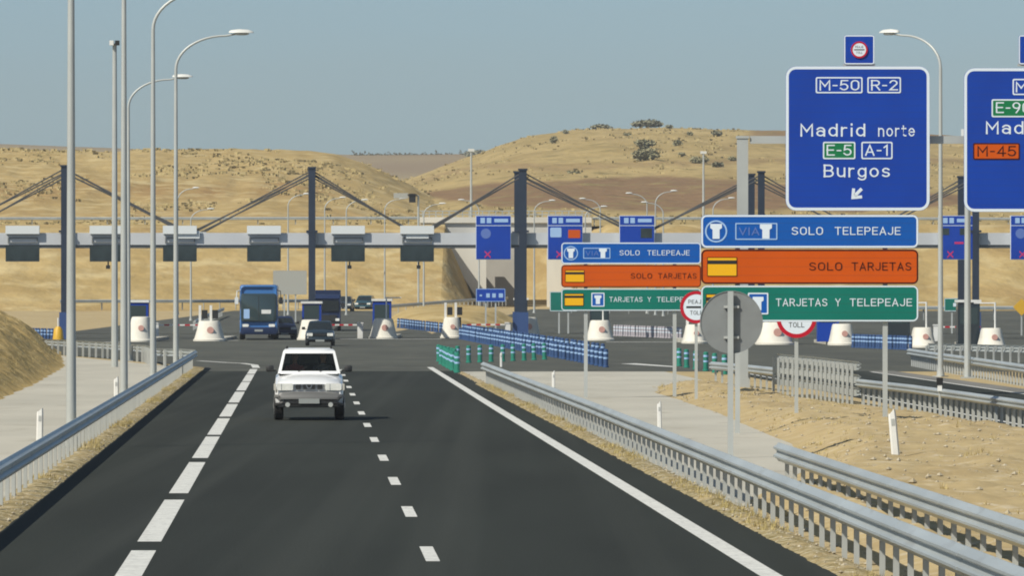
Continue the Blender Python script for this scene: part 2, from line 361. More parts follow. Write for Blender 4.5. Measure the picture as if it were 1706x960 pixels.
# plaza asphalt, then the dark carriageway laid over it
sheet('toll_plaza_asphalt', [(LX(-4.1, 318), 318), (-24.6, 390), (-70, 402), (-70, 560), (75, 560), (75, 302), (LX(24, 302), 302), (LX(-4.1, 302), 302)], .008, 'plaza')
mb = MB()
for x0, x1, x2, x3 in ((-34, -9.5, -27, -14), (-6, 62, 2, 70)):
    yy = lin(560, 760, 11); vs = []
    for i, Y in enumerate(yy):
        t = i / 10; vs += [(x0 + (x2 - x0) * t, Y, .03 + gz(Y)), (x1 + (x3 - x1) * t, Y, .03 + gz(Y))]
    mb.add(vs, [(2 * i, 2 * i + 1, 2 * i + 3, 2 * i + 2) for i in range(10)])
mb.add([(-9.5, 560, .03), (-6, 560, .03), (-7.5, 600, .03 + gz(600))], [(0, 1, 2)])
mb.build('exit_road_asphalt', 'plaza', kind='structure')
mb = MB(); ysr = lin(-40, 303, 40)
strip(mb, lambda Y: -4.1, lambda Y: 6.19, ysr, .012)
mb.build('main_road_asphalt', 'asphalt', kind='structure')
mb = MB(); strip(mb, lambda Y: 16.9, lambda Y: 23.3, ysr, .012)
mb.build('entry_road_asphalt', 'asphalt', kind='structure')
mb = MB(); strip(mb, lambda Y: 22.85, lambda Y: 23.9, ysr, .016)
mb.build('entry_road_shoulder', 'shoulder', kind='structure')

# painted markings: one sheet of paint per road
mb = MB()
P0 = .016
def dash(mb, l, y0, y1, wd, z=P0): strip(mb, lambda Y: l - wd / 2, lambda Y: l + wd / 2, [y0, y1], z)
for py0, py1 in ((968, 920), (905, 835), (824, 772), (765, 729), (726, 698.5), (695.5, 674.5), (672, 654), (652, 637.5), (636.5, 625), (624, 616)):
    dash(mb, -1.99, 41250 / (py0 - 483), 41250 / (py1 - 483), .31)
y0 = 41250 / (938.0 - 483)
for k in range(-3, 13): dash(mb, 1.585, y0 + 17.75 * k, y0 + 17.75 * k + 5.2, .17)
strip(mb, lambda Y: 5.38 - .13 + .00006 * max(Y - 200, 0) ** 1.4, lambda Y: 5.38 + .13 + .00006 * max(Y - 200, 0) ** 1.4, lin(-40, 318, 60), P0)
# curved lead-out line at the left exit
pts = [G(427, 614), G(424, 609), G(405, 606.5), G(375, 605), G(330, 602)]
for a, b in zip(pts, pts[1:]):
    d = (b - a).normalized(); n = Vector((-d.y, d.x, 0)) * .16
    if abs(d.y) > abs(d.x) * 2: n = Vector((.16, 0, 0))
    else: n = Vector((0, .9, 0))
    mb.add([(p.x, p.y, P0 + .003) for p in (a - n, a + n, b + n, b - n)], [(0, 1, 2, 3)])
mb.build('main_road_marking', 'paint', kind='structure')
mb = MB()
strip(mb, lambda Y: 22.68, lambda Y: 22.84, lin(60, 300, 30), .0165)
for k in range(14): dash(mb, 19.6, 90 + 17 * k, 95 + 17 * k, .15, .0165)
strip(mb, lambda Y: 17.4, lambda Y: 17.55, lin(60, 300, 30), .0165)
mb.add([(*G(x, y).xy, .0165) for x, y in ((1033, 607), (1060, 606.4), (1120, 611), (1122, 612.6))], [(0, 1, 2, 3)])
mb.build('entry_road_marking', 'paint', kind='structure')
mb = MB()
for xa, xb, py in ((328, 396, 568.2), (566, 735, 565.6), (1010, 1160, 570.8), (60, 210, 571)):
    a, b = G(xa, py), G(xb, py); mb.add([(a.x, a.y, .014), (b.x, b.y, .014), (b.x, b.y + 2.2, .014), (a.x, a.y + 2.2, .014)], [(0, 1, 2, 3)])
mb.build('plaza_stop_marking', 'paint', kind='structure')

# pale concrete aprons
def ledge(Y): return lerp([(90, 6.55), (116, 6.6), (140, 9.3), (160, 10.2), (200, 10.8), (240, 11.0), (258, 12.0)], Y)
mb = MB(); strip(mb, lambda Y: 6.62 - .0012 * max(Y - 170, 0), lambda Y: ledge(Y) + .5, lin(114, 258, 50), .004)
strip(mb, lambda Y: 6.62 - .0012 * max(Y - 170, 0), lambda Y: 14.6, lin(258, 303, 8), .004)
mb.build('paved_apron', 'concrete', kind='structure')
mb = MB(); strip(mb, lambda Y: -30, lambda Y: -4.72, lin(60, 316, 20), .004)
mb.add([(LX(-30, 316), 316, .004), (LX(-4.72, 316), 316, .004), (-24.6, 388, .004), (-45, 392, .004)], [(0, 1, 2, 3)])
mb.build('service_pavement', 'concrete', kind='structure')

# dry soil median between the two roads
def redge(Y): return lerp([(165, 16.35), (209, 15.6), (235, 15.0), (265, 14.5)], Y)
def medz(x, Y):
    l = x + .028 * Y; a, b = ledge(Y), redge(Y)
    e = min((l - a) / 1.6, (b - l) / 1.2); e = sm(e) * sm((262 - Y) / 10)
    h = .30 + .10 * math.sin(Y * .045 + 1)
    return -.02 + e * h + e * (.10 * nz(x * .9, Y * .30) + .05 * nz(x * 2.6, Y * 1.1, 3) + .035 * nz(x * 6, Y * 4, 7))
mb = MB(); NX = 60; ysm = lin(60, 130, 180) + lin(130.6, 264, 170); vs = []
for Y in ysm:
    a, b = ledge(Y) - .05, redge(Y)
    for i in range(NX):
        x = LX(a + (b - a) * i / (NX - 1), Y); vs.append((x, Y, medz(x, Y)))
mb.add(vs, [(j * NX + i, j * NX + i + 1, (j + 1) * NX + i + 1, (j + 1) * NX + i) for j in range(len(ysm) - 1) for i in range(NX - 1)])
mb.build('median_terrain', 'soil', smooth=180, kind='structure')
# verges beside the asphalt edges
for nm, l0, l1, ya, yb in (('left_verge', -4.72, -4.05, 60, 312), ('right_verge', 6.12, 6.66, 60, 262)):
    mb = MB(); NX = 7; yy = lin(ya, yb, 500); vs = []
    for j, Y in enumerate(yy):
        for i in range(NX):
            t = i / (NX - 1); ed = .05 * nz(Y * .6, i * .7) if i in (0, NX - 1) else 0
            x = LX(l0 + (l1 - l0) * t + ed - (.0012 * max(Y - 170, 0) if l0 > 0 else 0), Y)
            z = .002 + .05 * math.sin(math.pi * t) + (.03 * nz(x * 5, Y * 2.0) if 0 < i < NX - 1 else 0)
            vs.append((x, Y, z))
    mb.add(vs, [(j * NX + i, j * NX + i + 1, (j + 1) * NX + i + 1, (j + 1) * NX + i) for j in range(len(yy) - 1) for i in range(NX - 1)])
    mb.build('verge_ground', 'verge', smooth=180, kind='structure')

# stones and clods on the median; dry grass along the verges: nobody could count them
mb = MB()
for k in range(5200):
    Y = 62 + 195 * random.random() ** 1.7; l = ledge(Y) + .2 + (redge(Y) - ledge(Y) - .4) * random.random(); x = LX(l, Y)
    r = .012 + (.05 if Y > 130 else .075) * random.random() ** 4
    if nz(x * .35, Y * .12, 5) < -.05 and random.random() < .7: continue
    z = medz(x, Y) + r * .25; q = [Vector((random.uniform(.6, 1.2) * r * a, random.uniform(.6, 1.2) * r * b, random.uniform(.5, .9) * r * c)) for a, b, c in ((1, 0, 0), (0, 1, 0), (-1, 0, 0), (0, -1, 0), (0, 0, 1), (0, 0, -1))]
    mb.add([Vector((x, Y, z)) + v for v in q], [(0, 1, 4), (1, 2, 4), (2, 3, 4), (3, 0, 4), (1, 0, 5), (2, 1, 5), (3, 2, 5), (0, 3, 5)])
for k in range(2600):
    Y = 64 + 230 * random.random() ** 1.4; s_ = random.random() < .5
    x = LX(random.uniform(-4.68, -4.1) if s_ else random.uniform(6.2, 6.62) - .0012 * max(Y - 170, 0), Y); r = .010 + .03 * random.random() ** 3
    q = [Vector((random.uniform(.6, 1.2) * r * a, random.uniform(.6, 1.2) * r * b, random.uniform(.5, .9) * r * c)) for a, b, c in ((1, 0, 0), (0, 1, 0), (-1, 0, 0), (0, -1, 0), (0, 0, 1), (0, 0, -1))]
    mb.add([Vector((x, Y, .045)) + v for v in q], [(0, 1, 4), (1, 2, 4), (2, 3, 4), (3, 0, 4), (1, 0, 5), (2, 1, 5), (3, 2, 5), (0, 3, 5)])
mb.build('rubble', 'stone', smooth=0, kind='stuff', label='small pale stones and clods scattered over the sandy median and the verges')
mb = MB()
def tuft(x, Y, z, h, n):
    for k in range(n):
        a = random.uniform(0, 6.28); d = random.uniform(.02, .09); b = Vector((x + random.uniform(-.05, .05), Y + random.uniform(-.05, .05), z))
        t = b + Vector((math.cos(a) * d, math.sin(a) * d, h * random.uniform(.5, 1))); s = Vector((math.sin(a), -math.cos(a), 0)) * .006
        mb.add([b - s, b + s, t], [(0, 1, 2)])
for k in range(1500):
    Y = random.uniform(70, 300)
    if nz(Y * .08, 2) > .12: tuft(LX(random.uniform(-4.7, -4.15), Y), Y, .03, random.uniform(.06, .18), 9)
for k in range(650):
    Y = random.uniform(72, 258)
    if nz(Y * .07, 9) > .0: tuft(LX(random.uniform(6.22, 6.62) - .0012 * max(Y - 170, 0), Y), Y, .03, random.uniform(.06, .17), 9)
for k in range(900):
    Y = random.uniform(70, 255); l = random.uniform(ledge(Y) + .1, 15.9); x = LX(l, Y)
    if nz(x * .5, Y * .1, 8) > .08: tuft(x, Y, medz(x, Y), random.uniform(.05, .16), 8)
mb.build('dry_grass', 'straw', smooth=0, kind='stuff', label='short dry grass growing along the verges and the median')

# grassy bank on the left
def mz(x, Y):
    e = lerp([(120, -11.6), (226, -15.4), (263, -16.7), (320, -19.1), (400, -24.1), (430, -27)], Y)
    t = (e - x) / 4.6
    h = 8.0 * (1 - math.exp(-max(t, 0) * 4.6 / 10.0))
    k = sm((428 - Y) / 26)
    return -.05 + k * (h + min(max(t, 0) * 3, 1) * (.40 * nz(x * .35, Y * .16) + .22 * nz(x * .9, Y * .42, 2) + .10 * nz(x * 1.9, Y * .9, 4)))
grid('bank_terrain', lin(-46, -11, 100), lin(120, 432, 420), mz, M['mound'])
mb = MB()
for k in range(5000):
    Y = random.uniform(190, 420); x = random.uniform(-33, -15); z = mz(x, Y)
    if z > .15: tuft(x, Y, z - .03, random.uniform(.06, .24), 4)
mb.build('bank_grass', 'straw', smooth=0, kind='stuff', label='dry grass covering the bank at the left edge')

# ------------------------------------------------------------------ far terrain
def scr(v): return CX + F * v[0] / v[1], HY - F * (v[2] - CH) / v[1]
OPX0, OPX1 = 742, 962        # the gap of the underpass in photo columns
def embz(x, Y):
    px = CX + F * x / 797.0
    t = sm((Y - 742) / 53); h = gz(Y) + (10.35 - gz(Y)) * (t * .55 + .45 * min(max((Y - 742) / 53, 0), 1))
    if Y > 815: h = 10.35
    g = min(max((px - OPX0) / 55, 0), 1) * min(max((OPX1 + 40 - px) / 60, 0), 1)
    g *= 1 - sm((Y - 815) / 14)
    h = h * (1 - g) + (gz(Y) - .3) * g
    k = min(max((Y - 742) / 20, 0), 1) * (1 - min(max((Y - 788) / 7, 0), 1))
    return h - .12 + k * (.55 * nz(x * .07, Y * .05) + .25 * nz(x * .3, Y * .2, 3) - 1.0 * max(0, .25 - abs(nz(x * .16, Y * .015, 5))))
grid('embankment_terrain', sorted(lin(-90, 90, 190) + lin(-9, 9, 30)), lin(738, 832, 80), embz, M['dirtslope'], lambda v: max(0, .5 * nz(v[0] * .06, v[1] * .1, 2)))
CRL = [(-200, 243), (0, 249), (120, 251), (200, 252), (330, 250), (420, 249), (500, 250), (560, 254), (610, 270), (680, 303), (745, 338), (810, 372), (900, 420), (1100, 470)]
def lhz(x, Y):
    Yc = 1050.0; px = CX + F * x / Yc
    zc = CH + (HY - lerp(CRL, px)) / F * Yc
    t = (Y - 826) / (Yc - 826)
    s = sm(t) * .45 + .55 * min(max(t, 0), 1) if t < 1 else 1 - .12 * (t - 1)
    z = 10.3 + (zc - 10.3) * s
    k = min(max(t * 3, 0), 1) * (.35 + .65 * min(max((1.15 - t) * 3, 0), 1))
    return z + k * (.9 * nz(x * .035, Y * .02) + .45 * nz(x * .12, Y * .035, 5) + .22 * nz(x * .45, Y * .1, 8) - .9 * max(0, .30 - abs(nz(x * .085 + .5 * nz(x * .03, Y * .02, 9), Y * .007, 6))) - .35 * max(0, .25 - abs(nz(x * .3, Y * .016, 3))))
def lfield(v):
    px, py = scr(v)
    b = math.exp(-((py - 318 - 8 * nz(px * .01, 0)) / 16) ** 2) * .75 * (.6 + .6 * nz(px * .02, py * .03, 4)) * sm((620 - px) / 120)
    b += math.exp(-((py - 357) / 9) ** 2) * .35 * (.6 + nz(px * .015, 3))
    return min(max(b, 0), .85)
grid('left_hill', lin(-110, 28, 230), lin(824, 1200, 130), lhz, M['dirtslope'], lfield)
CRR = [(400, 420), (560, 350), (640, 318), (700, 296), (740, 281), (780, 265), (830, 245), (870, 231), (940, 219), (1010, 214), (1100, 212), (1200, 215), (1300, 218), (1450, 226), (1560, 228), (1706, 234), (1900, 240)]
def rhz(x, Y):
    Yc = 1500.0; px = CX + F * x / Yc
    zc = CH + (HY - lerp(CRR, px)) / F * Yc
    t = (Y - 826) / (Yc - 826)
    s = (.62 * min(max(t, 0), 1) + .38 * sm(t)) if t < 1 else 1 - .12 * (t - 1)
    z = 10.25 + (zc - 10.25) * s
    k = min(max(t * 3, 0), 1) * (.3 + .7 * min(max((1.1 - t) * 3, 0), 1))
    return z + k * (1.3 * nz(x * .02, Y * .012, 1) + .6 * nz(x * .08, Y * .03, 2) + .22 * nz(x * .35, Y * .12, 6) - 1.1 * max(0, .22 - abs(nz(x * .05, Y * .005, 11))))
def rfield(v):
    px, py = scr(v); wob = 10 * nz(px * .006, py * .01, 1) + 5 * nz(px * .03, py * .03, 2)
    up = lerp([(640, 330), (760, 312), (850, 298), (1000, 294), (1120, 292), (1230, 298), (1320, 306), (1706, 330)], px); lo = lerp([(640, 335), (760, 338), (900, 348), (1100, 352), (1300, 350), (1706, 352)], px)
    b = sm((py - up - wob * .5) / 6) * sm((lo + wob - py) / 8)
    up2 = lerp([(650, 310), (800, 272), (950, 270), (1100, 268), (1300, 262)], px)
    b += .42 * sm((py - up2 - wob * .4) / 5) * sm((up2 + 16 - py + wob) / 6) * sm((px - 660) / 60)
    b += .8 * sm((px - 1235) / 30) * sm((232 - py) / 5)
    b += .25 * max(nz(px * .012, py * .05, 7), 0)
    return min(max(b, 0), 1)
grid('right_hill', lin(-48, 120, 240), lin(824, 1700, 190), rhz, M['ravine'], rfield)
def fz(x, Y):
    px = CX + F * x / 2600.0
    c = lerp([(-200, 239), (0, 241), (190, 247), (400, 256), (590, 259), (700, 258), (790, 257), (1000, 262), (1700, 262)], px)
    z = CH + (HY - c) / F * 2600
    return z * sm((Y - 1700) / 900) + (Y > 2600) * (-.02 * (Y - 2600)) + 1.0 * nz(x * .01, Y * .01)
grid('far_ridge_terrain', lin(-260, 260, 90), lin(1650, 3000, 40), fz, M['farland'])

# low soil island behind the toll lanes
def isl(x, Y):
    u = (x + 5.4) / 5.5; v = (Y - 655) / 62
    return gz(Y) + .03 + 1.15 * sm(1.25 - (u * u + v * v)) - .1 + .1 * nz(x, Y * .2)
grid('island_terrain', lin(-13, 2, 30), lin(575, 735, 40), isl, M['dirtslope'])

# dry scrub and grass clumps scattered on the hills
mb = MB(); random.seed(8)
for k in range(9000):
    if random.random() < .5: Y = random.uniform(828, 1050); x = random.uniform(-76, 4); z = lhz(x, Y); ok = lhz(x, Y) > rhz(x, Y)
    else: Y = random.uniform(830, 1500); x = random.uniform(-25, 104) * Y / 1500; z = rhz(x, Y); ok = rhz(x, Y) > lhz(x, Y) and rfield((x, Y, z)) < .4
    if not ok or nz(x * .05, Y * .02, 12) + .5 * nz(x * .2, Y * .05, 13) < .02: continue
    s = random.uniform(.10, .34)
    for j in range(3):
        c = Vector((x + random.uniform(-.3, .3), Y + random.uniform(-.3, .3), z)); a = random.uniform(0, 3.1); d = Vector((math.cos(a), math.sin(a), 0)) * s
        mb.add([c - d * .6, c + d * .6, c + d * 1.1 + Vector((0, 0, s * .9)), c - d * .9 + Vector((0, 0, s))], [(0, 1, 2, 3)])
mb.build('hill_scrub', 'scrub', smooth=0, kind='stuff', label='small clumps of dry scrub scattered over the hills')

# ================================================================== OVERPASS
ov = thing('overpass', 'pale concrete road bridge crossing behind the toll gantry', 'bridge', (0, 800, gz(800)))
xa, xb = P(700, 0, 800).x, P(985, 0, 800).x
MB().box(((xa + xb) / 2, 800.5, 9.75), (xb - xa, 8, 1.3)).build('deck', 'deck', ov)
mb = MB(); mb.box(((xa + xb) / 2, 796.3, 10.72), (xb - xa, .3, .6)); mb.build('parapet', 'abut', ov)
mb = MB(); n = 26
for i in range(n): mb.box((xa + .3 + (xb - xa - .6) * i / (n - 1), 796.3, 11.35), (.09, .09, .66))
for z in (11.3, 11.66): mb.tube([(xa, 796.3, z), (xb, 796.3, z)], .045, 6)
mb.build('railing', 'galv', ov)
def face(name, poly, Y0, Y1, m):
    mb = MB(); mb.prism([(P(x, y, Y0).x, P(x, y, Y0).z) for x, y in poly], Y0, Y1); return mb.build(name, m, ov)
face('wing_wall', [(810, 512), (810, 398), (700, 398), (738, 418), (766, 452), (794, 497), (794, 512)], 788.0, 788.6, 'abut')
face('wing_wall', [(952, 520), (952, 400), (911, 400), (911, 520)], 787, 787.6, 'abut')
xl, xr = P(809, 0, 789).x, P(912, 0, 789).x
mb = MB(); mb.add([(xl, 789, 0), (xl - 1.5, 809, 0), (xl - 1.5, 809, 9.1), (xl, 789, 9.1), (xl - 1, 789, 0), (xl - 2.5, 809, 0), (xl - 2.5, 809, 9.1), (xl - 1, 789, 9.1)], [(0, 1, 2, 3), (7, 6, 5, 4), (4, 0, 3, 7), (1, 5, 6, 2), (3, 2, 6, 7)])
mb.build('abutment', 'inner', ov)
xm = P(862, 0, 812).x
mb = MB(); mb.box(((xl - 1.2 + xm) / 2, 812.5, 4.5), (xm - xl + 1.2, .6, 9.2)); mb.build('abutment', 'inner', ov)

# ================================================================== TOLL GANTRY
GY = 500.0
gan = thing('toll_gantry', 'long pale toll gantry with navy masts and cable stays across the plaza', 'gantry', (0, GY, 0))
def gx(px): return (px - CX) / F * GY
BZ0, BZ1 = 6.22, 7.10
MAST = [(-300, 278), (108, 278), (520, 281), (871, 284), (1268, 288), (1625, 292), (2030, 292)]
for row, Y in ((0, GY), (1, GY + 11)):
    x0, x1 = gx(-330), gx(2060)
    mb = MB(); mb.box(((x0 + x1) / 2, Y + .55, (BZ0 + BZ1) / 2 + .04), (x1 - x0, 1.1, BZ1 - BZ0 - .08)); mb.build('beam', 'beam', gan)
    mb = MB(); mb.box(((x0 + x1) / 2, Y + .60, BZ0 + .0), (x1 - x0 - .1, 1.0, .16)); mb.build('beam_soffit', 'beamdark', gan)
    for px, py in MAST:
        X = gx(px) + (0.0 if row == 0 else -.028 * 11); zt = CH + (HY - py) / F * GY
        wd = .44 if px != 871 else .52
        mb = MB(); mb.box((X, Y - .30, zt / 2), (wd, .56, zt)); mb.box((X, Y - .3, zt + .06), (wd + .12, .7, .12)); mb.box((X, Y - .3, BZ1 + .10), (wd + .3, .58, .14)); mb.build('mast', 'navy', gan)
        mb = MB(); mb.box((X, Y - .3, .9), (wd + .22, .8, 1.8)); mb.build('mast_foot', 'navybase', gan)
    for (pa, ya), (pb, yb) in zip(MAST, MAST[1:]):
        mid = (pa + pb) / 2
        for (p, y), e in (((pa, ya), mid - 14), ((pb, yb), mid + 14)):
            top = Vector((gx(p) + (-.308 if row else 0), Y - .3, CH + (HY - y - 3) / F * GY)); end = Vector((gx(e), Y - .12, BZ1 + .1))
            for dz in (0, -.28):
                mb = MB(); mb.tube([top + Vector((0, 0, dz)), end + Vector((0.25 * (1 if e > p else -1) * (dz < 0), 0, 0))], .046, 6); mb.build('stay', 'rod', gan)
        mb = MB(); mb.box((gx(mid), Y - .14, BZ1 - .12), (1.5, .26, .5)); mb.build('anchor_plate', 'cap', gan)
mb = MB()
for px in range(-300, 2040, 130): mb.box((gx(px), GY + 6.3, BZ1 - .3), (.18, 10.3, .22))
mb.build('cross_tie', 'beamdark', gan)

# lane signs hung on the gantry
names = ['leftmost', 'second from the left', 'third from the left', 'fourth from the left', 'fifth from the left', 'rightmost']
for k, px in enumerate((38, 178, 300, 440, 580, 695)):
    cx = gx(px); t = thing('lane_display', f'dark blank lane display under the gantry beam, {names[k]} of the six', 'lane sign', (cx, GY - .3, BZ0), 'dark lane displays on the gantry')
    mb = MB(); mb.box((cx, GY - .22, 7.30), (2.25, .40, .55)); mb.build('housing', 'cap', t)
    mb = MB(); mb.ring([(cx - 1.0, 6.42), (cx + 1.0, 6.42), (cx + 1.0, 6.80), (cx - 1.0, 6.80)], [(cx - .93, 6.49), (cx + .93, 6.49), (cx + .93, 6.73), (cx - .93, 6.73)], GY - .10, GY - .003); mb.build('bracket', 'beamdark', t)
    mb = MB(); mb.rect(cx - 1.12, cx + 1.12, 5.18, 6.24, GY - .42, GY - .05, .04); mb.build('cabinet', 'display', t)
    mb = MB(); mb.rect(cx - 1.02, cx + 1.02, 5.28, 6.12, GY - .435, GY - .423); mb.build('screen', 'display', t)
    if k in (1, 4, 5): mb = MB(); mb.tube([(cx + .1, GY - .2, 5.17), (cx + .1, GY - .2, 4.92)], .05, 8); mb.box((cx + .1, GY - .28, 4.82), (.26, .5, .24)); mb.build('camera', 'black', t)
defs = [(822, 'two dark dots' , ['dot', 'x'], 'blue lane sign with round pale emblem and magenta cross, left of the navy double mast'),
        (941.5, '', ['sq', 'card', 'x'], 'blue lane sign with orange card square, right of the navy double mast'),
        (1061, '', ['dark'], 'blue lane sign with one dark square, above the farther stacked toll sign'),
        (1592, '', ['d2', 'line', 'x'], 'blue lane sign seen between the two large blue direction signs'),
        (1712, '', ['dot', 'x'], 'blue lane sign cut by the right edge, under the second direction sign')]
for px, _, kinds, lab in defs:
    cx = gx(px); t = thing('lane_sign', lab, 'lane sign', (cx, GY - .3, BZ0), 'blue lane signs on the gantry'); hw = 1.14; Yf = GY - .5
    zt, zh, zb = 8.22, 7.62, 5.34
    mb = MB(); mb.box((cx, GY - .29, (zt + zb) / 2), (2 * hw + .06, .38, zt - zb + .06)); mb.build('cabinet', 'swhite', t)
    mb = MB(); mb.rect(cx - hw, cx + hw, zb, zh - .06, Yf, GY - .48); mb.build('panel', 'sblue', t)
    hd = MB(); hd.rect(cx - hw, cx + hw, zh, zt, Yf, GY - .48); h = hd.build('header', 'sblue', t)
    mb = MB()
    mb.rect(cx - .86, cx - .56, 7.74, 8.1, Yf - .01, Yf - .002); mb.rect(cx - .44, cx - .14, 7.74, 8.1, Yf - .01, Yf - .002); mb.rect(cx + .06, cx + .98, 7.80, 8.04, Yf - .01, Yf - .002)
    mb.build('symbol', 'pale', h)
    for kd in kinds:
        mb = MB()
        if kd == 'dot': mb.prism(circ(cx - .5, 7.05, .34, 16), Yf - .012, Yf - .002); m = 'dimblue'
        elif kd == 'sq': mb.rect(cx - 1.0, cx - .25, 6.8, 7.45, Yf - .012, Yf - .002, .08); m = 'pale'
        elif kd == 'card': mb.rect(cx + .2, cx + 1.0, 6.75, 7.3, Yf - .012, Yf - .002, .05); m = 'sorange'
        elif kd == 'dark': mb.rect(cx + .25, cx + 1.0, 6.75, 7.4, Yf - .012, Yf - .002); m = 'display'
        elif kd == 'd2': mb.rect(cx - .9, cx - .45, 6.95, 7.4, Yf - .012, Yf - .002); mb.rect(cx + .25, cx + .7, 6.95, 7.4, Yf - .012, Yf - .002); m = 'display'
        elif kd == 'line': mb.rect(cx - .1, cx + .5, 6.35, 6.5, Yf - .012, Yf - .002); m = 'magenta'
        else:
            c = cx - .38; z = 5.66
            for s in (1, -1):
                mb.add([(c - .2, Yf - .012 - .002 * (s > 0), z - .2 * s - .06), (c + .2, Yf - .012 - .002 * (s > 0), z + .2 * s - .06), (c + .2, Yf - .012 - .002 * (s > 0), z + .2 * s + .06), (c - .2, Yf - .012 - .002 * (s > 0), z - .2 * s + .06)], [(0, 1, 2, 3)])
            m = 'magenta'
        mb.build('symbol', m, t)

# ================================================================== TOLL ISLANDS
def island(px, py, wpx, hpx, lab, booth=None):
    g = G(px, py); k = F / g.y; w_ = wpx / k; h = hpx / k; x = g.x; Y = g.y
    t = thing('toll_island', lab, 'toll island', (x, Y, 0), 'cream toll islands in a row')
    rings = []
    for z, ww, fr in ((0, 1.0, 0), (.12, 1.0, 0), (.16, .93, .08), (h * .55, .78, .3), (h * .9, .68, .5), (h * .985, .62, .6), (h, .5, .75)):
        a = ww * w_ / 2; r = min(a, .75); ring = []
        for i in range(9):
            an = math.pi + math.pi * i / 8; ring.append(Vector((x + a * math.cos(an), Y + fr + r + r * math.sin(an), z)))
        ring += [Vector((x + a, Y + 3.0 - fr * .3, z)), Vector((x - a, Y + 3.0 - fr * .3, z))]
        rings.append(ring)
    mb = MB(); mb.loft(rings); mb.build('nose', 'nose', t, smooth=40)
    mb = MB(); Yb = Y + 3.0
    mb.add([(x - w_ * .45 - .0 + dx * 0, yy, z) for yy in (Yb, Yb + 22) for dx in (0,) for z in (0, .2)] + [(x + w_ * .45, yy, z) for yy in (Yb, Yb + 22) for z in (0, .2)], [(0, 1, 3, 2), (4, 6, 7, 5), (1, 5, 7, 3), (0, 4, 5, 1), (2, 3, 7, 6)])
    mb.build('kerb', 'concrete', t)
    mb = MB(); c = circ(x + w_ * .06, h * .55, w_ * .11, 14); mb.prism(c, Y + .22, Y + .6); mb.build('emblem', 'emblem', t)
    return x, Y, w_, h
nearby = 'cream toll island nose with faded red emblem'
ISL = [(232, 570, 44, 42, nearby + ', behind the cluster of tall lamp posts'),
       (347, 569, 52, 34, nearby + ', left of the blue bus'),
       (516, 567, 44, 34, nearby + ', between the bus and the dark hatchback'),
       (638, 565, 48, 34, nearby + ', in front of the blue toll booth'),
       (752, 564, 38, 35, nearby + ', with two white posts and dark machines'),
       (879, 563, 46, 34, nearby + ', at the foot of the navy double mast'),
       (1000, 568, 48, 34, nearby + ', under the farther stacked toll sign'),
       (1158, 573, 42, 32, nearby + ', below the smaller round stop sign'),
       (1292, 575, 62, 38, nearby + ', beside the grey sign disc'),
       (1405, 576, 46, 36, nearby + ', under the nearer stacked toll sign'),
       (1540, 580, 44, 34, nearby + ', right of the nearer stacked toll sign'),
       (1655, 581, 46, 34, nearby + ', rightmost, below the second direction sign')]
IS = [island(*a) for a in ISL]

def booth(i, lab, body, wd=1.25, h=2.45, dx=0, dy=4.5, roofm='white', x=None):
    X, Y, w_, hh = IS[i]; X += dx; Y += dy
    t = thing('toll_booth', lab, 'toll booth', (X, Y, .2), 'toll booths on the islands')
    mb = MB(); mb.box((X, Y + .9, .2 + (h - .12) / 2), (wd, 1.8, h - .12)); mb.build('cabin', body, t)
    mb = MB(); mb.box((X, Y + .9, .2 + h - .04), (wd + .16, 2.0, .14)); mb.build('roof', roofm, t)
    mb = MB(); mb.rect(X - wd / 2 + .12, X + wd / 2 - .12, 1.35, 2.3, Y - .012, Y - .002); mb.build('window', 'busglass', t)
booth(3, 'blue toll booth with pale roof on the island right of the white off-roader', 'sblue', dx=-.15)
booth(2, 'blue toll booth on the island between bus and dark hatchback', 'sblue', h=2.3)
booth(0, 'blue toll booth behind the tall lamp posts on the left', 'sblue', h=2.4, dx=-.3)
booth(5, 'dark toll booth left beside the navy double mast', 'cardark', dx=-.45, h=2.5, wd=.9)
booth(6, 'dark toll booth above the island under the farther stacked sign', 'cardark', h=2.5)
booth(8, 'dark toll booth behind the grey sign disc', 'cardark', h=2.4, dx=.3)
booth(9, 'blue toll booth partly under the nearer stacked sign', 'sblue', h=2.3, dx=-.7)
booth(10, 'dark toll booth left beside the island right of the nearer stacked sign', 'cardark', h=2.6, dx=-1.2)
booth(11, 'dark toll booth beside the navy mast at the right', 'cardark', h=2.5, dx=-1.1)
def machine(i, lab, dx=0.0):
    X, Y, w_, h = IS[i]; X += dx; Y += 2.2
    t = thing('payment_machine', lab, 'toll machine', (X, Y, h), 'payment machines on the islands')
    for s in (-.42, .28): mb = MB(); mb.box((X + s, Y, h / 2 + .75), (.16, .2, h + .5)); mb.build('post', 'white', t)
    for s in (-.12, .55): mb = MB(); mb.box((X + s, Y, h + .42), (.36, .45, .55)); mb.box((X + s, Y + .1, h / 2), (.2, .3, h)); mb.build('head', 'black', t)
machine(4, 'dark two-headed payment machine with white posts on the island left of the navy double mast')
machine(1, 'dark payment machine with white post on the island left of the bus', -.2)
machine(7, 'payment machine with white posts behind the smaller round stop sign')
def barrier(px, py, Y, ln, lab, s=1):
    p = P(px, py, Y); t = thing('toll_barrier', lab, 'barrier', (p.x, Y, 0), 'toll lane barriers')
    mb = MB(); mb.box((p.x, Y, .5), (.36, .45, 1.0)); mb.box((p.x, Y, 1.04), (.44, .52, .08)); mb.build('cabinet', 'white', t)
    mb = MB()
    for k in range(8): mb.m = k % 2; mb.box((p.x + s * (.2 + ln * (k + .5) / 8), Y - .26, .92), (ln / 8, .05, .10))
    mb.build('arm', ['white', 'red'], t)
barrier(600, 540, 508, 2.4, 'red and white barrier arm with white cabinet, left of the blue toll booth', -1)
barrier(846, 540, 512, 2.6, 'red and white barrier arm left of the navy double mast', -1)
barrier(1560, 560, 480, 2.6, 'red and white barrier arm right of the nearer stacked sign')
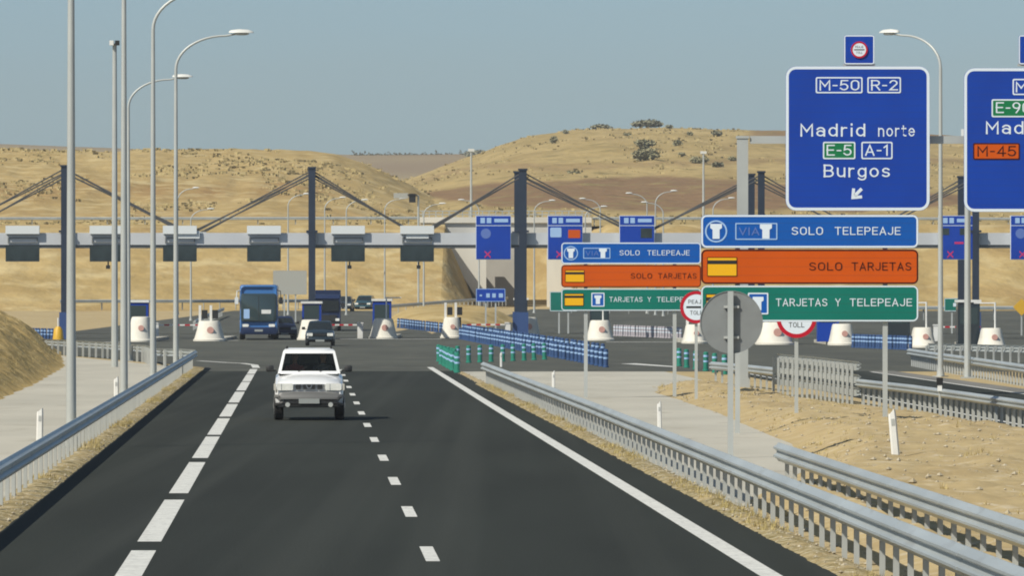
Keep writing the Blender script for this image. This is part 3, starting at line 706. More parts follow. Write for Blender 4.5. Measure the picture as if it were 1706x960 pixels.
barrier(260, 548, 506, 2.8, 'red and white barrier arm among the tall lamp posts')

for i, dx, lab in ((10, -1.5, 'thin white post with side arm on the island right of the nearer stacked sign'), (11, -1.2, 'thin white post with side arm on the rightmost toll island'), (6, 1.2, 'thin white post with side arm beside the farther stacked sign'), (3, 1.0, 'thin white post with side arm beside the blue toll booth')):
    X, Y, w_, h = IS[i]
    t = thing('height_gauge', lab, 'height gauge', (X, Y + 1.6, h))
    mb = MB(); mb.tube([(X + .2, Y + 1.6, h - .05), (X + .2, Y + 1.6, h + 1.45)], .05, 8); mb.build('post', 'white', t)
    mb = MB(); mb.tube([(X + .2, Y + 1.6, h + 1.4), (X + .2 + dx, Y + 1.6, h + 1.4)], .04, 8); mb.build('arm', 'white', t)

# ================================================================== GUARD RAILS
WPROF = [(0.0, .0), (.02, .035), (.08, .07), (.08, .10), (.025, .135), (.025, .175), (.08, .21), (.08, .24), (.02, .275), (0.0, .31)]   # (out, up)
def sweep(mb, path, prof, closed=True):
    rings = []
    for i, p in enumerate(path):
        a = path[max(i - 1, 0)]; b = path[min(i + 1, len(path) - 1)]
        d = Vector((b.x - a.x, b.y - a.y, 0)).normalized(); n = Vector((-d.y, d.x, 0))
        rings.append([p + n * o + Vector((0, 0, u)) for o, u in prof])
    mb.loft(rings)
def resample(pts, step):
    out = []; acc = 0
    for a, b in zip(pts, pts[1:]):
        L = (b - a).length; d = (b - a) / L; t = acc
        while t < L: out.append((a + d * t, d)); t += step
        acc = t - L
    return out
PROTO_POST = {}
def rail(label, pts, side=1, top=.78, step=2.0, beams=1, n_parts=100, name='guard_rail', post_w=.12, bs=1.0):
    """pts: (x, y[, z]); side=+1 puts the corrugated face to the left of the travel direction"""
    pts = [Vector((p[0], p[1], p[2] if len(p) > 2 else 0.0)) for p in pts]
    t = thing(name, label, 'guard rail', pts[0], 'guard rails beside the roads')
    WP = [(o, u * bs) for o, u in WPROF]
    prof = [(o * side, u) for o, u in WP] + [(o * side - .012 * side, u) for o, u in WP[::-1]]
    for b in range(beams):
        mb = MB(); z0 = top - .31 * bs - b * .36
        # lay the beam as overlapping plates about 8 m long, a bolt patch at each joint
        sweep(mb, [p + Vector((0, 0, z0)) for p in pts], prof)
        for (p, d) in resample(pts, 8.0):
            n = Vector((-d.y, d.x, 0)) * side
            sweep(mb, [p + d * e + n * .005 + Vector((0, 0, z0)) for e in (-.2, .2)], prof)
        mb.build('beam', 'galv', t)
    ps = resample(pts, step); ps = sorted(ps, key=lambda q: q[0].y)
    key = (post_w, round(top, 2), beams, side)
    rest = MB()
    for i, (p, d) in enumerate(ps):
        rz = math.atan2(d.y, d.x) - math.pi / 2
        n = Vector((-d.y, d.x, 0)) * side
        if i >= n_parts:
            rest.box(p - n * .10 + Vector((0, 0, (top - .05) / 2)), (.09, .12, top - .05), rz); continue
        if key not in PROTO_POST:
            mb = MB(); h = top - .11; w_ = post_w
            # channel section: web and two flanges, plus the spacer block that carries the beam
            mb.box((.16 * side, 0, h / 2 - .1), (.006, w_, h + .2)); mb.box((.13 * side, -w_ / 2 + .003, h / 2 - .1), (.055, .006, h + .2)); mb.box((.13 * side, w_ / 2 - .003, h / 2 - .1), (.055, .006, h + .2))
            for b in range(beams): mb.box((.055 * side, 0, top - .155 - b * .36), (.10, .1, .18))
            o = mb.build('post', 'galvpost', t, org=(0, 0, 0)); PROTO_POST[key] = o.data
        else:
            o = bpy.data.objects.new('post', PROTO_POST[key]); COL.objects.link(o); o.parent = t
        o.location = p - pts[0]; o.rotation_euler.z = rz + random.uniform(-.03, .03)
    if rest.v: rest.build('post_row', 'galvpost', t, kind='stuff')
    return t
def axis_path(f, ys): return [(LX(f(Y), Y), Y) for Y in ys]
rail('long guard rail along the right edge of the main road', axis_path(lambda Y: 6.52 - .0022 * max(Y - 170, 0), lin(66, 262, 40)), 1)
rail('short guard rail starting beside the pale apron, behind the right rail', axis_path(lambda Y: 7.95, lin(125, 66, 12)), -1, top=.75)
lp = axis_path(lambda Y: -4.42, lin(66, 312, 40)) + [(LX(-4.55, 316), 316), (LX(-5.2, 319), 319), (LX(-6.2, 322), 322), (-16.6, 340), (-19.5, 360), (-24.3, 386)]
rail('long guard rail along the left road edge, bending left at its far end', lp, -1, step=2.5)
g = lambda x, y: tuple(G(x, y).xy)
rail('low guard rail behind the sandy median', [g(1430, 681), g(1520, 694), g(1610, 710), g(1706, 728), g(1800, 745)], -1, step=1.35, post_w=.22, bs=.72, top=.82)
rail('tall three-beam barrier with dense posts beside the sandy median', [g(1296, 659), g(1364, 669), g(1430, 681)], 1, top=1.30, step=1.5, beams=3, name='crash_barrier', post_w=.13, bs=.72)
rail('guard rail joining the left end of the three-beam barrier', [g(1186, 640), g(1240, 646), g(1292, 653)], -1, step=2.0, bs=.9)
rail('guard rail along the far edge of the entry road, at the right edge', [g(1514, 611), g(1560, 620), g(1630, 632), g(1706, 646), g(1790, 662)], -1, step=1.6, post_w=.18)
rail('faint guard rail beyond the entry road, in front of the rightmost toll islands', [g(1548, 601), g(1620, 603), g(1720, 606)], 1, step=1.2, top=.8)
rail('distant guard rail along the curve left of the underpass', [(*P(640, 0, 690).xy, 1.1), (*P(720, 0, 715).xy, 1.4), (*P(800, 0, 760).xy, 1.7), (*P(846, 0, 790).xy, 1.8)], -1, step=4)
rail('distant guard rail along the road below the left hillside', [(-42, 700, 1.6), (-30, 705, 1.6), (-19, 735, 1.6)], -1, step=4)
rail('distant guard rail running up to the plaza left of the bus', [(-24.5, 580, .2), (-25.6, 630, .5), (-26.5, 690, .9)], -1, step=4)
rail('distant guard rail on the hillside road left of the bridge', [(-55, 797, 10.25), (-30, 797, 10.25), (P(700, 0, 797).x, 797, 10.3)], -1, step=4)
rail('distant guard rail on the hillside road right of the bridge', [(P(990, 0, 797).x, 797, 10.25), (30, 797, 10.25), (58, 797, 10.2)], -1, step=4)
rail('distant guard rail at the foot of the bank behind the rightmost toll islands', [(P(1480, 0, 640).x, 640, .9), (P(1600, 0, 640).x, 640, .9), (P(1760, 0, 640).x, 640, .9)], -1, step=3, top=1.0)
rail('distant guard rail below the bridge, right of the underpass', [(P(950, 0, 720).x, 720, 1.2), (P(1130, 0, 700).x, 700, 1.1), (P(1300, 0, 690).x, 690, 1.0)], -1, step=4)

# ================================================================== ROAD SIGNS
def q(Y):                             # photo pixels -> (x, z) on an upright plane Y metres away
    return (lambda px: (px - CX) / F * Y), (lambda py: CH + (HY - py) / F * Y)
SEAM = {'sblue': 'sblueseam', 'tblue': 'tblueseam', 'sorange': 'sorangeseam', 'sgreen': 'sgreenseam'}
def panel(parent, name, Y, x0, x1, y0, y1, m, edge, bpx, r, depth=.06):
    """sheet-metal sign panel with a painted border; x0..y1 in photo pixels on the plane Y"""
    fx, fz_ = q(Y); X0, X1, Z0, Z1 = fx(x0), fx(x1), fz_(y1), fz_(y0); s = Y / F; rr = r * s; b = bpx * s
    mb = MB(); mb.prism(rpoly(X0, X1, Z0, Z1, rr), Y, Y + depth)
    if m in SEAM:
        n = max(2, round((Z1 - Z0) / .2)); mb.m = 1
        for i in range(1, n): z = Z0 + (Z1 - Z0) * i / n; mb.rect(X0 + b, X1 - b, z - .005, z + .005, Y - .0008, Y + .002)
    o = mb.build(name, [M[m], M[SEAM[m]]] if m in SEAM else m, parent, smooth=20)
    mb = MB(); mb.ring(rpoly(X0 + .3 * s, X1 - .3 * s, Z0 + .3 * s, Z1 - .3 * s, rr), rpoly(X0 + b, X1 - b, Z0 + b, Z1 - b, max(rr - b, .01)), Y - .004, Y - .001)
    mb.build('border', edge, o, smooth=0)
    return o
def word(parent, s, Y, x0, x1, ybase, cap, m, bold=.035, space=1.0):
    fx, fz_ = q(Y); mb = MB(); text_mesh(s, mb, fx(x0), fz_(ybase), fx(x1) - fx(x0), cap * Y / F, Y - .008, bold, space)
    return mb.build('lettering', m, parent, smooth=0)
def route(parent, s, Y, x0, x1, y0, y1, m, edge, ink, tx0, tx1, yb, cap):
    fx, fz_ = q(Y); X0, X1, Z0, Z1 = fx(x0), fx(x1), fz_(y1), fz_(y0); b = 2.2 * Y / F
    mb = MB(); mb.rect(X0, X1, Z0, Z1, Y - .009, Y - .003, .05); o = mb.build('route_plate', m, parent)
    mb = MB(); mb.ring(rpoly(X0, X1, Z0, Z1, .05), rpoly(X0 + b, X1 - b, Z0 + b, Z1 - b, .03), Y - .013, Y - .0095); mb.build('border', edge, o, smooth=0)
    fx, fz_ = q(Y); mb = MB(); text_mesh(s, mb, fx(tx0), fz_(yb), fx(tx1) - fx(tx0), cap * Y / F, Y - .015, .03); mb.build('lettering', ink, o, smooth=0)
def toll_disc(parent, x, z, r, Y, write=True):
    """white disc with red ring and a dark bar across it"""
    mb = MB(); mb.prism(circ(x, z, r, 40), Y, Y + .03); o = mb.build('disc', 'swhite', parent)
    mb = MB(); mb.ring(circ(x, z, r, 40), circ(x, z, r * .80, 40), Y - .005, Y - .001); mb.build('ring', 'red', o, smooth=0)
    mb = MB(); mb.rect(x - r * .62, x + r * .62, z - r * .06, z + r * .06, Y - .005, Y - .001); mb.build('bar', 'black', o)
    if write:
        for s, zz in (('PEAJE', .2), ('TOLL', -.48)):
            mb = MB(); wd = r * (1.0 if s == 'PEAJE' else .8); text_mesh(s, mb, x - wd / 2, z + r * zz, wd, r * .27, Y - .004, .02); mb.build('lettering', 'black', o, smooth=0)
    return o

# --- cantilever gantry with the big blue direction signs
SY = 233.0; fx, fz_ = q(SY)
gs = thing('sign_gantry', 'pale steel sign gantry carrying the two large blue direction signs', 'gantry', (fx(1238), SY + .4, 0))
zb = fz_(229)
mb = MB(); mb.box((fx(1238), SY + .55, zb / 2), (.34, .34, zb)); mb.box((fx(1238), SY + .55, .04), (.8, .8, .08)); mb.box((fx(1238), SY + .55, zb + .02), (.40, .40, .08)); mb.build('post', 'lamp', gs)
mb = MB(); mb.box((fx(2030), SY + .55, zb / 2), (.34, .34, zb)); mb.build('post', 'lamp', gs)
mb = MB(); mb.box(((fx(1241) + fx(2030)) / 2 + .1, SY + .55, zb - .06), (fx(2030) - fx(1241) - .15, .26, .24)); mb.build('beam', 'lamp', gs)
mb = MB(); mb.box(((fx(1500) + fx(2030)) / 2, SY + .55, zb - 1.9), (fx(2030) - fx(1560), .2, .2))
# --- sign one
S = thing('direction_sign', 'large blue direction sign to Madrid norte and Burgos under a small square toll sign', 'direction sign', (fx(1428), SY, 5.75), 'large blue direction signs on the sign gantry')
pn = panel(S, 'panel', SY, 1309, 1549, 110, 351, 'sblue', 'swhite', 5, 17)
mb = MB()
for px in (1350, 1428, 1508): mb.box((fx(px), SY + .20, (fz_(120) + fz_(342)) / 2), (.10, .24, fz_(120) - fz_(342)))
mb.build('bracket', 'galvpost', S)
route(pn, 'M-50', SY, 1359, 1437, 128, 155, 'sblue', 'swhite', 'swhite', 1364, 1433, 151, 19)
route(pn, 'R-2', SY, 1445, 1501, 128, 155, 'sblue', 'swhite', 'swhite', 1450, 1497, 151, 19)
word(pn, 'Madrid', SY, 1332, 1443, 228, 23, 'swhite', .035, 1.15)
word(pn, 'norte', SY, 1462, 1525, 228, 21, 'swhite', .03, 1.15)
route(pn, 'E-5', SY, 1371, 1425, 236, 265, 'egreen', 'swhite', 'swhite', 1376, 1420, 260, 20)
route(pn, 'A-1', SY, 1435, 1487, 236, 265, 'sblue', 'swhite', 'swhite', 1440, 1481, 260, 20)
word(pn, 'Burgos', SY, 1371, 1484, 296, 23, 'swhite', .035, 1.15)
c = Vector((fx(1425), 0, fz_(325))); u = .22
def rot(pts, a): return [(c.x + x * math.cos(a) - z * math.sin(a), c.z + x * math.sin(a) + z * math.cos(a)) for x, z in pts]
mb = MB(); mb.prism(rot([(-.05, -.02), (.05, -.02), (.05, .28), (-.05, .28)], R(-45)), SY - .010, SY - .003)
mb.prism(rot([(-.22, .08), (0, -.18), (.22, .08), (.15, .14), (0, -.03), (-.15, .14)], R(-45)), SY - .010, SY - .0035); mb.build('arrow', 'swhite', pn, smooth=0)
def topper(S, x0, x1, y0, y1):
    o = panel(S, 'top_plate', SY, x0, x1, y0, y1, 'sblue', 'swhite', 2.2, 4)
    X, Z = fx((x0 + x1) / 2), fz_((y0 + y1) / 2); toll_disc(o, X, Z, 14 * SY / F, SY - .04)
    mb = MB(); mb.box((X, SY + .09, fz_(y1 + 1)), (1.0, .12, .07)); mb.build('bracket', 'galvpost', S)
topper(S, 1406, 1457, 58, 107)
# --- sign two, cut by the frame
S2 = thing('direction_sign', 'large blue direction sign to Madrid with an orange M-45 plate, cut by the right edge', 'direction sign', (fx(1728), SY, 5.7), 'large blue direction signs on the sign gantry')
pn = panel(S2, 'panel', SY, 1606, 1850, 113, 353, 'sblue', 'swhite', 5, 17)
mb = MB()
for px in (1650, 1728, 1800): mb.box((fx(px), SY + .20, (fz_(120) + fz_(342)) / 2), (.10, .24, fz_(120) - fz_(342)))
mb.build('bracket', 'galvpost', S2)
route(pn, 'M-50', SY, 1687, 1765, 131, 158, 'sblue', 'swhite', 'swhite', 1691, 1760, 154, 19)
route(pn, 'E-90', SY, 1652, 1724, 165, 195, 'egreen', 'swhite', 'swhite', 1658, 1718, 189, 20)
word(pn, 'Madrid', SY, 1641, 1753, 224, 23, 'swhite', .035, 1.15)
route(pn, 'M-45', SY, 1621, 1699, 238, 266, 'sorange', 'sdark', 'sdark', 1627, 1694, 261, 19)
topper(S2, 1697, 1748, 58, 107)

# --- stacked toll signs
def stack(label, Y, x0, x1, ybands, near, posts, basez):
    fx, fz_ = q(Y); k = (x1 - x0) / 362.0; sx = lambda d: x0 + d * k
    t = thing('toll_sign', label, 'toll sign', (fx((x0 + x1) / 2), Y, basez), 'stacked toll lane signs')
    for px in posts:
        mb = MB(); mb.box((fx(px), Y + .13, (basez - .3 + fz_(ybands[0][0] + 4)) / 2), (.11, .11, fz_(ybands[0][0] + 4) - basez + .3)); mb.build('post', 'lamp', t)
    (a0, a1), (b0, b1), (c0, c1) = ybands; s = Y / F
    pb = panel(t, 'panel', Y, x0, x1, a0, a1, 'tblue', 'swhite', 3.2 * k, 9 * k)
    X, Z = fx(sx(25)), fz_((a0 + a1) / 2); r = 18.5 * k * s
    def tee(parent, X, Z, h, w_, y, m):
        mb = MB(); mb.prism([(X - w_ * .30, Z - h / 2), (X + w_ * .30, Z - h / 2), (X + w_ * .30, Z + h * .12), (X + w_ / 2, Z + h * .22), (X + w_ / 2, Z + h / 2), (X - w_ / 2, Z + h / 2), (X - w_ / 2, Z + h * .22), (X - w_ * .30, Z + h * .12)], y - .008, y - .003); mb.build('emblem', m, parent, smooth=0)
    mb = MB(); mb.ring(circ(X, Z, r, 36), circ(X, Z, r * .86, 36), Y - .008, Y - .003); mb.build('emblem_ring', 'pale', pb, smooth=0)
    tee(pb, X, Z, r * 1.35, r * 1.05, Y, 'swhite')
    x2, x3 = fx(sx(57)), fx(sx(127)); zc = Z; hh = 14 * k * s
    mb = MB(); mb.ring(rpoly(x2, x3, zc - hh, zc + hh, .01, 1), rpoly(x2 + .025, x3 - .025, zc - hh + .025, zc + hh - .025, .005, 1), Y - .008, Y - .003); mb.build('emblem_frame', 'pale', pb, smooth=0)
    mb = MB(); text_mesh('VIA', mb, fx(sx(62)), zc - 7 * k * s, 36 * k * s, 14 * k * s, Y - .008, .0); mb.build('lettering', 'dimblue', pb, smooth=0)
    tee(pb, fx(sx(108)), zc, hh * 1.7, 20 * k * s, Y, 'swhite')
    word(pb, 'SOLO', Y, sx(150), sx(204), a0 + 34 * k, 14.5 * k, 'swhite', .04, 1.1)
    word(pb, 'TELEPEAJE', Y, sx(222), sx(333), a0 + 34 * k, 14.5 * k, 'swhite', .04, 1.1)
    po = panel(t, 'panel', Y, x0, x1, b0, b1, 'sorange', 'sdark', 2.8 * k, 9 * k)
    def card(parent, x, yc, w_, h):
        X0, X1, Zc = fx(sx(x)), fx(sx(x + w_)), fz_(yc); hh = h * k * s / 2
        mb = MB(); mb.rect(X0, X1, Zc - hh, Zc + hh, Y - .008, Y - .003, .02); o = mb.build('card_symbol', 'cardyel', parent)
        mb = MB(); mb.rect(X0, X1, Zc + hh * .28, Zc + hh * .66, Y - .012, Y - .0085); mb.build('stripe', 'black', o)
        b = .014; mb = MB(); mb.ring(rpoly(X0, X1, Zc - hh, Zc + hh, .02), rpoly(X0 + b, X1 - b, Zc - hh + b, Zc + hh - b, .012), Y - .0125, Y - .0085); mb.build('border', 'sdark', o, smooth=0)
    card(po, 10, (b0 + b1) / 2, 50, 32)
    word(po, 'SOLO', Y, sx(179), sx(236), b0 + 36 * k, 15 * k, 'sdark', .04, 1.1)
    word(po, 'TARJETAS', Y, sx(250), sx(351), b0 + 36 * k, 15 * k, 'sdark', .04, 1.1)
    pg = panel(t, 'panel', Y, x0, x1, c0, c1, 'sgreen', 'bol_palegreen' if 'bol_palegreen' in M else 'swhite', 2.6 * k, 9 * k)
    card(pg, 8, (c0 + c1) / 2, 50, 32)
    X0, X1, Zc = fx(sx(78)), fx(sx(112)), fz_((c0 + c1) / 2); hh = 18 * k * s
    mb = MB(); mb.rect(X0, X1, Zc - hh, Zc + hh, Y - .008, Y - .003, .02); o = mb.build('emblem_plate', 'tblue', pg)
    mb = MB(); mb.ring(rpoly(X0, X1, Zc - hh, Zc + hh, .02), rpoly(X0 + .03, X1 - .03, Zc - hh + .03, Zc + hh - .03, .01), Y - .012, Y - .0085); mb.build('border', 'swhite', o, smooth=0)
    tee(o, (X0 + X1) / 2, Zc, hh * 1.25, hh * 1.0, Y - .006, 'swhite')
    yb = c0 + 35 * k
    word(pg, 'TARJETAS', Y, sx(124), sx(211), yb, 14 * k, 'swhite', .035, 1.1)
    word(pg, 'Y', Y, sx(223), sx(233), yb, 14 * k, 'swhite', .035, 1.1)
    word(pg, 'TELEPEAJE', Y, sx(247), sx(352), yb, 14 * k, 'swhite', .035, 1.1)
    return t
stack('nearer stacked toll sign, blue, orange and green boards, partly behind the grey disc', 172.0, 1168, 1530, ((358, 413), (415.5, 473.5), (476, 536)), True, (1229, 1475), 0.0)
stack('farther and smaller stacked toll sign, blue, orange and green boards', 229.0, 935, 1168, ((404, 440), (441.5, 479), (481, 518)), False, (976, 1124), 0.0)

# --- round signs
def round_sign(label, px, py, rpx, Y, front=True, basez=0.0):
    fx, fz_ = q(Y); X, Z, r = fx(px), fz_(py), rpx * Y / F
    t = thing('round_sign', label, 'road sign', (X, Y, basez))
    if front:
        mb = MB(); mb.box((X, Y + .10, (Z + r * .9 + basez) / 2 - .1), (.09, .06, Z + r * .9 - basez + .2)); mb.build('post', 'lamp', t)
        toll_disc(t, X, Z, r, Y)
    else:
        # seen from behind: the grey back of the disc, the post in front of it and two clamps
        mb = MB(); mb.prism(circ(X + .02, Z, r, 48), Y + .10, Y + .125); mb.ring(circ(X + .02, Z, r, 48), circ(X + .02, Z, r - .014, 48), Y + .085, Y + .0995); mb.build('disc', 'disc', t, smooth=20)
        mb = MB(); mb.box((X, Y, (Z + r * .98) / 2), (.11, .07, Z + r * .98)); mb.box((X, Y, .01), (.26, .22, .02)); mb.build('post', 'lamp', t)
        mb = MB()
        for dz in (-.3, .3): mb.box((X + .02, Y + .066, Z + dz), (.30, .05, .05))
        mb.build('clamp', 'galvpost', t)
    return t
round_sign('back of a round sign, plain grey disc on a steel post by the guard rail', 1217, 537, 52.5, 147.0, False)
round_sign('smaller round stop sign with red ring beside the grey disc', 1160, 512, 27, 222.0)
round_sign('round stop sign with red ring half hidden below the nearer stacked toll sign', 1327, 530, 33.5, 182.0)

def small_sign(label, x0, x1, y0, y1, Y, m, glyph=None, posts=1, edge='swhite', name='road_sign', basez=None):
    fx, fz_ = q(Y); bz = gz(Y) if basez is None else basez
    t = thing(name, label, 'road sign', (fx((x0 + x1) / 2), Y, bz))
    for k in range(posts):
        px = x0 + (x1 - x0) * (k + 1) / (posts + 1) if posts > 1 else (x0 + x1) / 2
        mb = MB(); mb.box((fx(px), Y + .12, (bz + fz_(y0) - .1) / 2), (.12, .1, fz_(y0) - .1 - bz)); mb.build('post', 'lamp', t)
    o = panel(t, 'panel', Y, x0, x1, y0, y1, m, edge, 1.2, 1.5)
    if glyph:
        for a, b, c, d in glyph: MB().rect(fx(a), fx(b), fz_(d), fz_(c), Y - .02, Y - .006).build('symbol', edge, o, smooth=0)
    return t
small_sign('small blue sign with pale symbols below the bridge, left of the navy double mast', 793, 842, 481, 503, 560, 'sblue', ((799, 803, 491, 494), (810, 816, 489, 496), (820, 826, 489, 496), (831, 838, 489, 496)), 2, 'pale')
small_sign('small green sign with pale arrow, between the two poles at the right', 1573, 1612, 497, 519, 560, 'sgreen', ((1588, 1596, 505, 511), (1600, 1609, 506, 510)), 2)
small_sign('small green sign half hidden behind the farther stacked toll sign', 916, 962, 486, 519, 560, 'sgreen', None, 2)
small_sign('greyish blue sign back standing right behind the blue bus', 455, 511, 451, 491, 640, 'greyblue', None, 2, 'greyblue')
# yellow diamond at the right edge
Y = 540.0; fx, fz_ = q(Y); t = thing('road_sign', 'yellow diamond sign at the right edge, behind the toll islands', 'road sign', (fx(1702), Y, 0))
mb = MB(); c = [(fx(1702) + .62 * math.cos(a), fz_(512) + .62 * math.sin(a)) for a in (0, math.pi / 2, math.pi, -math.pi / 2)]; mb.prism(c, Y, Y + .04); mb.build('plate', 'yellow', t, smooth=0)
mb = MB(); mb.box((fx(1702), Y + .1, fz_(512) / 2), (.1, .08, fz_(512))); mb.build('post', 'lamp', t)
# dark panel on a bent mast over the plaza exit
Y = 715.0; fx, fz_ = q(Y); t = thing('signal_mast', 'small dark signal box on a mast in front of the left hillside', 'signal', (fx(695), Y, gz(Y)))
mb = MB(); mb.tube([(fx(697), Y, gz(Y)), (fx(697), Y, fz_(326))], .09, 8); mb.tube([(fx(697), Y, fz_(326)), (fx(662), Y, fz_(328))], .06, 8); mb.build('mast', 'lamp', t)
mb = MB(); mb.box((fx(687), Y - .15, fz_(330)), (.62, .35, .85)); mb.box((fx(687), Y - .2, fz_(324.5)), (.9, .5, .1)); mb.build('signal_head', 'black', t)
mb = MB(); mb.box((fx(668), Y - .1, fz_(326)), (1.4, .12, .5)); mb.build('panel', 'greyblue', t)

# ================================================================== LAMP POSTS
def make_lamp(name, label, group, H=11.7, reach=2.3, rise=1.4, r0=.11, r1=.06):
    t = thing(name, label, 'lamp post', (0, 0, 0), group)
    mb = MB(); mb.tube([(0, 0, 0), (0, 0, H * .5), (0, 0, H)], [r0, (r0 + r1) / 2, r1], 12)
    arc = []
    for i in range(13):
        a = math.pi / 2 * i / 12; arc.append((reach * .82 * (1 - math.cos(a)), 0, H + rise * .92 * math.sin(a)))
    arc.append((reach, 0, H + rise * .97))
    mb.tube(arc, [r1 * .95 - .02 * i / 13 * (r1 / .06) for i in range(14)], 10); mb.build('pole', 'lamp', t, smooth=50)
    mb = MB(); mb.box((0, 0, .02), (.42, .42, .04)); mb.tube([(0, 0, .04), (0, 0, .30)], [r0 * 1.4, r0 * 1.15], 12); mb.build('base_plate', 'galvpost', t)
    mb = MB(); s = reach / 2.3; rings = []
    for u, wd, h0, h1 in ((-.28, .05, .0, .06), (-.2, .10, -.02, .11), (.1, .17, -.05, .15), (.45, .17, -.06, .13), (.62, .10, -.03, .07), (.66, .04, 0, .04)):
        x = reach + u * s; z = H + rise
        rings.append([Vector((x, wd * s * math.cos(k * math.pi / 5), z + (h1 if math.sin(k * math.pi / 5) > 0 else -h0) * s * abs(math.sin(k * math.pi / 5)))) for k in range(10)])
    mb.loft(rings); h = mb.build('lamp_head', 'lamphead', t, smooth=60)
    mb = MB(); mb.sphere((reach + .2 * s, 0, H + rise - .04 * s), (.3 * s, .13 * s, .06 * s)); mb.build('lens', 'lens', h)
    return t
def on_axis(px):                          # foot just behind the left guard rail, seen at photo column px
    Y = -4.80 * F / (px - CX + .028 * F); return (LX(-4.80, Y), Y, 0)
LG = 'lamp posts behind the left guard rail'
L0 = make_lamp('lamp_post', 'thickest and nearest lamp post, behind the left guard rail', LG)
L0.location = on_axis(118.5)
dup(L0, on_axis(206.5), 'second nearest lamp post behind the left guard rail, its arm above the picture', LG)
dup(L0, on_axis(255), 'third lamp post along the left guard rail, arm curving out of the top', LG)
dup(L0, on_axis(293), 'fourth lamp post along the left guard rail, head against the sky', LG)
dup(L0, (*G(214, 602.5).xy, 0), 'left lamp post with the lowest curved arm, head crossing the fourth post', LG)
dup(L0, (*P(1567, 0, 284).xy, 0), 'lone lamp post at the right, head above the first direction sign', 'lamp posts beside the entry road', rz=R(180 - 42))
# bare mast with two small cameras
c = G(191, 612); t = thing('camera_mast', 'tall bare mast with two small cameras on top, between the left lamp posts', 'mast', (c.x, c.y, 0))
zt = CH + (HY - 72) / F * c.y
mb = MB(); mb.tube([(c.x, c.y, 0), (c.x, c.y, zt)], [.15, .09], 12); mb.build('pole', 'lamp', t)
for s, m in ((-.12, 'white'), (.12, 'black')):
    mb = MB(); mb.box((c.x + s, c.y - .12, zt + .02), (.18, .34, .2)); mb.build('camera', m, t)
fx, fz_ = q(279.0); t = thing('steel_mast', 'plain thick mast beside the lone right lamp post, top hidden by the second blue sign', 'mast', (fx(1612), 279, 0))
mb = MB(); mb.tube([(fx(1612), 279, 0), (fx(1612), 279, fz_(220))], [.13, .10], 12); mb.box((fx(1612), 279, .03), (.5, .5, .06)); mb.build('pole', 'lamp', t)
mb = MB(); mb.box((fx(1612), 278.8, fz_(222)), (.5, .3, .3)); mb.build('mast_head', 'cap', t)

# distant lamps behind the plaza
FG = 'small distant lamp posts behind the toll gantry'
spots = [(480, 500, 323, 700), (541, 560, 329, 715), (577, 600, 333, 700), (641, 664, 331, 720), (706, 727, 339, 690), (318, 345, 348, 650), (296, 322, 313, 705), (1092, 1113, 318, 700), (1078, 1056, 322, 715), (1105, 1086, 337, 690), (975, 992, 344, 690), (890, 908, 334, 720), (1000, 978, 331, 730), (1188, 1204, 330, 700), (798, 779, 333, 735)]
where = ['left of the second navy mast', 'just right of the second navy mast', 'left of the descending stays right of the second mast', 'left of the dark signal box', 'right of the dark signal box', 'with bright arm above the third lane display', 'behind the fourth left lamp post', 'right one of the cluster above the third blue lane sign', 'left one of the cluster above the third blue lane sign', 'lowest of the cluster above the third blue lane sign', 'right of the second blue lane sign', 'between the navy double mast and the second blue lane sign', 'above the second blue lane sign, arm to the left', 'just left of the grey gantry post', 'above the first blue lane sign, arm to the left']
proto = None
for (bx, hx, hy, Y), wh in zip(spots, where):
    b = P(bx, 0, Y); zh = CH + (HY - hy) / F * Y; z0 = gz(Y); Ht = zh - z0
    if proto is None: proto = make_lamp('lamp_post', '', FG, 10.4, 1.6, 1.2, .10, .055); o = proto; o['label'] = 'small distant lamp post ' + wh
    else: o = dup(proto, (0, 0, 0), 'small distant lamp post ' + wh, FG)
    o.location = (b.x, Y, z0); o.scale = (1 if hx > bx else 1, 1, Ht / 11.6); o.rotation_euler.z = 0 if hx > bx else R(180)
for px, ytop, Y, lab in ((785, 250, 860, 'very thin tall mast against the hills above the first blue lane sign'), (1172, 254, 860, 'very thin tall mast against the hills left of the first direction sign')):
    b = P(px, ytop, Y); z0 = max(lhz(b.x, Y), rhz(b.x, Y)) - .2; t = thing('lighting_mast', lab, 'mast', (b.x, Y, z0))
    mb = MB(); mb.tube([(b.x, Y, z0), (b.x, Y, b.z)], [.16, .10], 8); mb.build('pole', 'lamp', t)
    mb = MB(); mb.box((b.x, Y, b.z), (.7, .3, .3)); mb.build('lamp_head', 'lamphead', t)

# ================================================================== DELINEATORS AND BOLLARDS
def make_delin(lab):
    t = thing('delineator_post', lab, 'delineator', (0, 0, 0), 'white delineator posts beside the rails')
    rings = [[Vector((a * wd, b * .05, z)) for a, b in ((-1, 0), (-.6, -1), (.6, -1), (1, 0), (.6, .8), (-.6, .8))] for z, wd in ((-.1, .075), (.72, .07))]
    rings.append([v + Vector((0, 0, .10 if v.x > 0 else .02)) for v in [Vector((p.x * .9, p.y * .9, .74)) for p in rings[1]]])
    mb = MB(); mb.loft(rings); mb.build('post', 'white', t)
    mb = MB(); mb.box((0, -.052, .60), (.06, .006, .13)); mb.build('reflector', 'galvpost', t); return t
dl = [(1492, 790, 'large white delineator post, tilted, on the sandy median'), (1099, 715, 'white delineator post on the pale apron behind the right guard rail'), (922, 651, 'white delineator post farther along the right apron'), (835, 612, 'white delineator post by the green bollards'),
      (66, 741, 'white delineator post behind the left guard rail, nearest on the left'), (194, 672, 'white delineator post between the left lamp posts, second on the left'), (258, 624, 'white delineator post below the third left lamp post')]
d0 = None
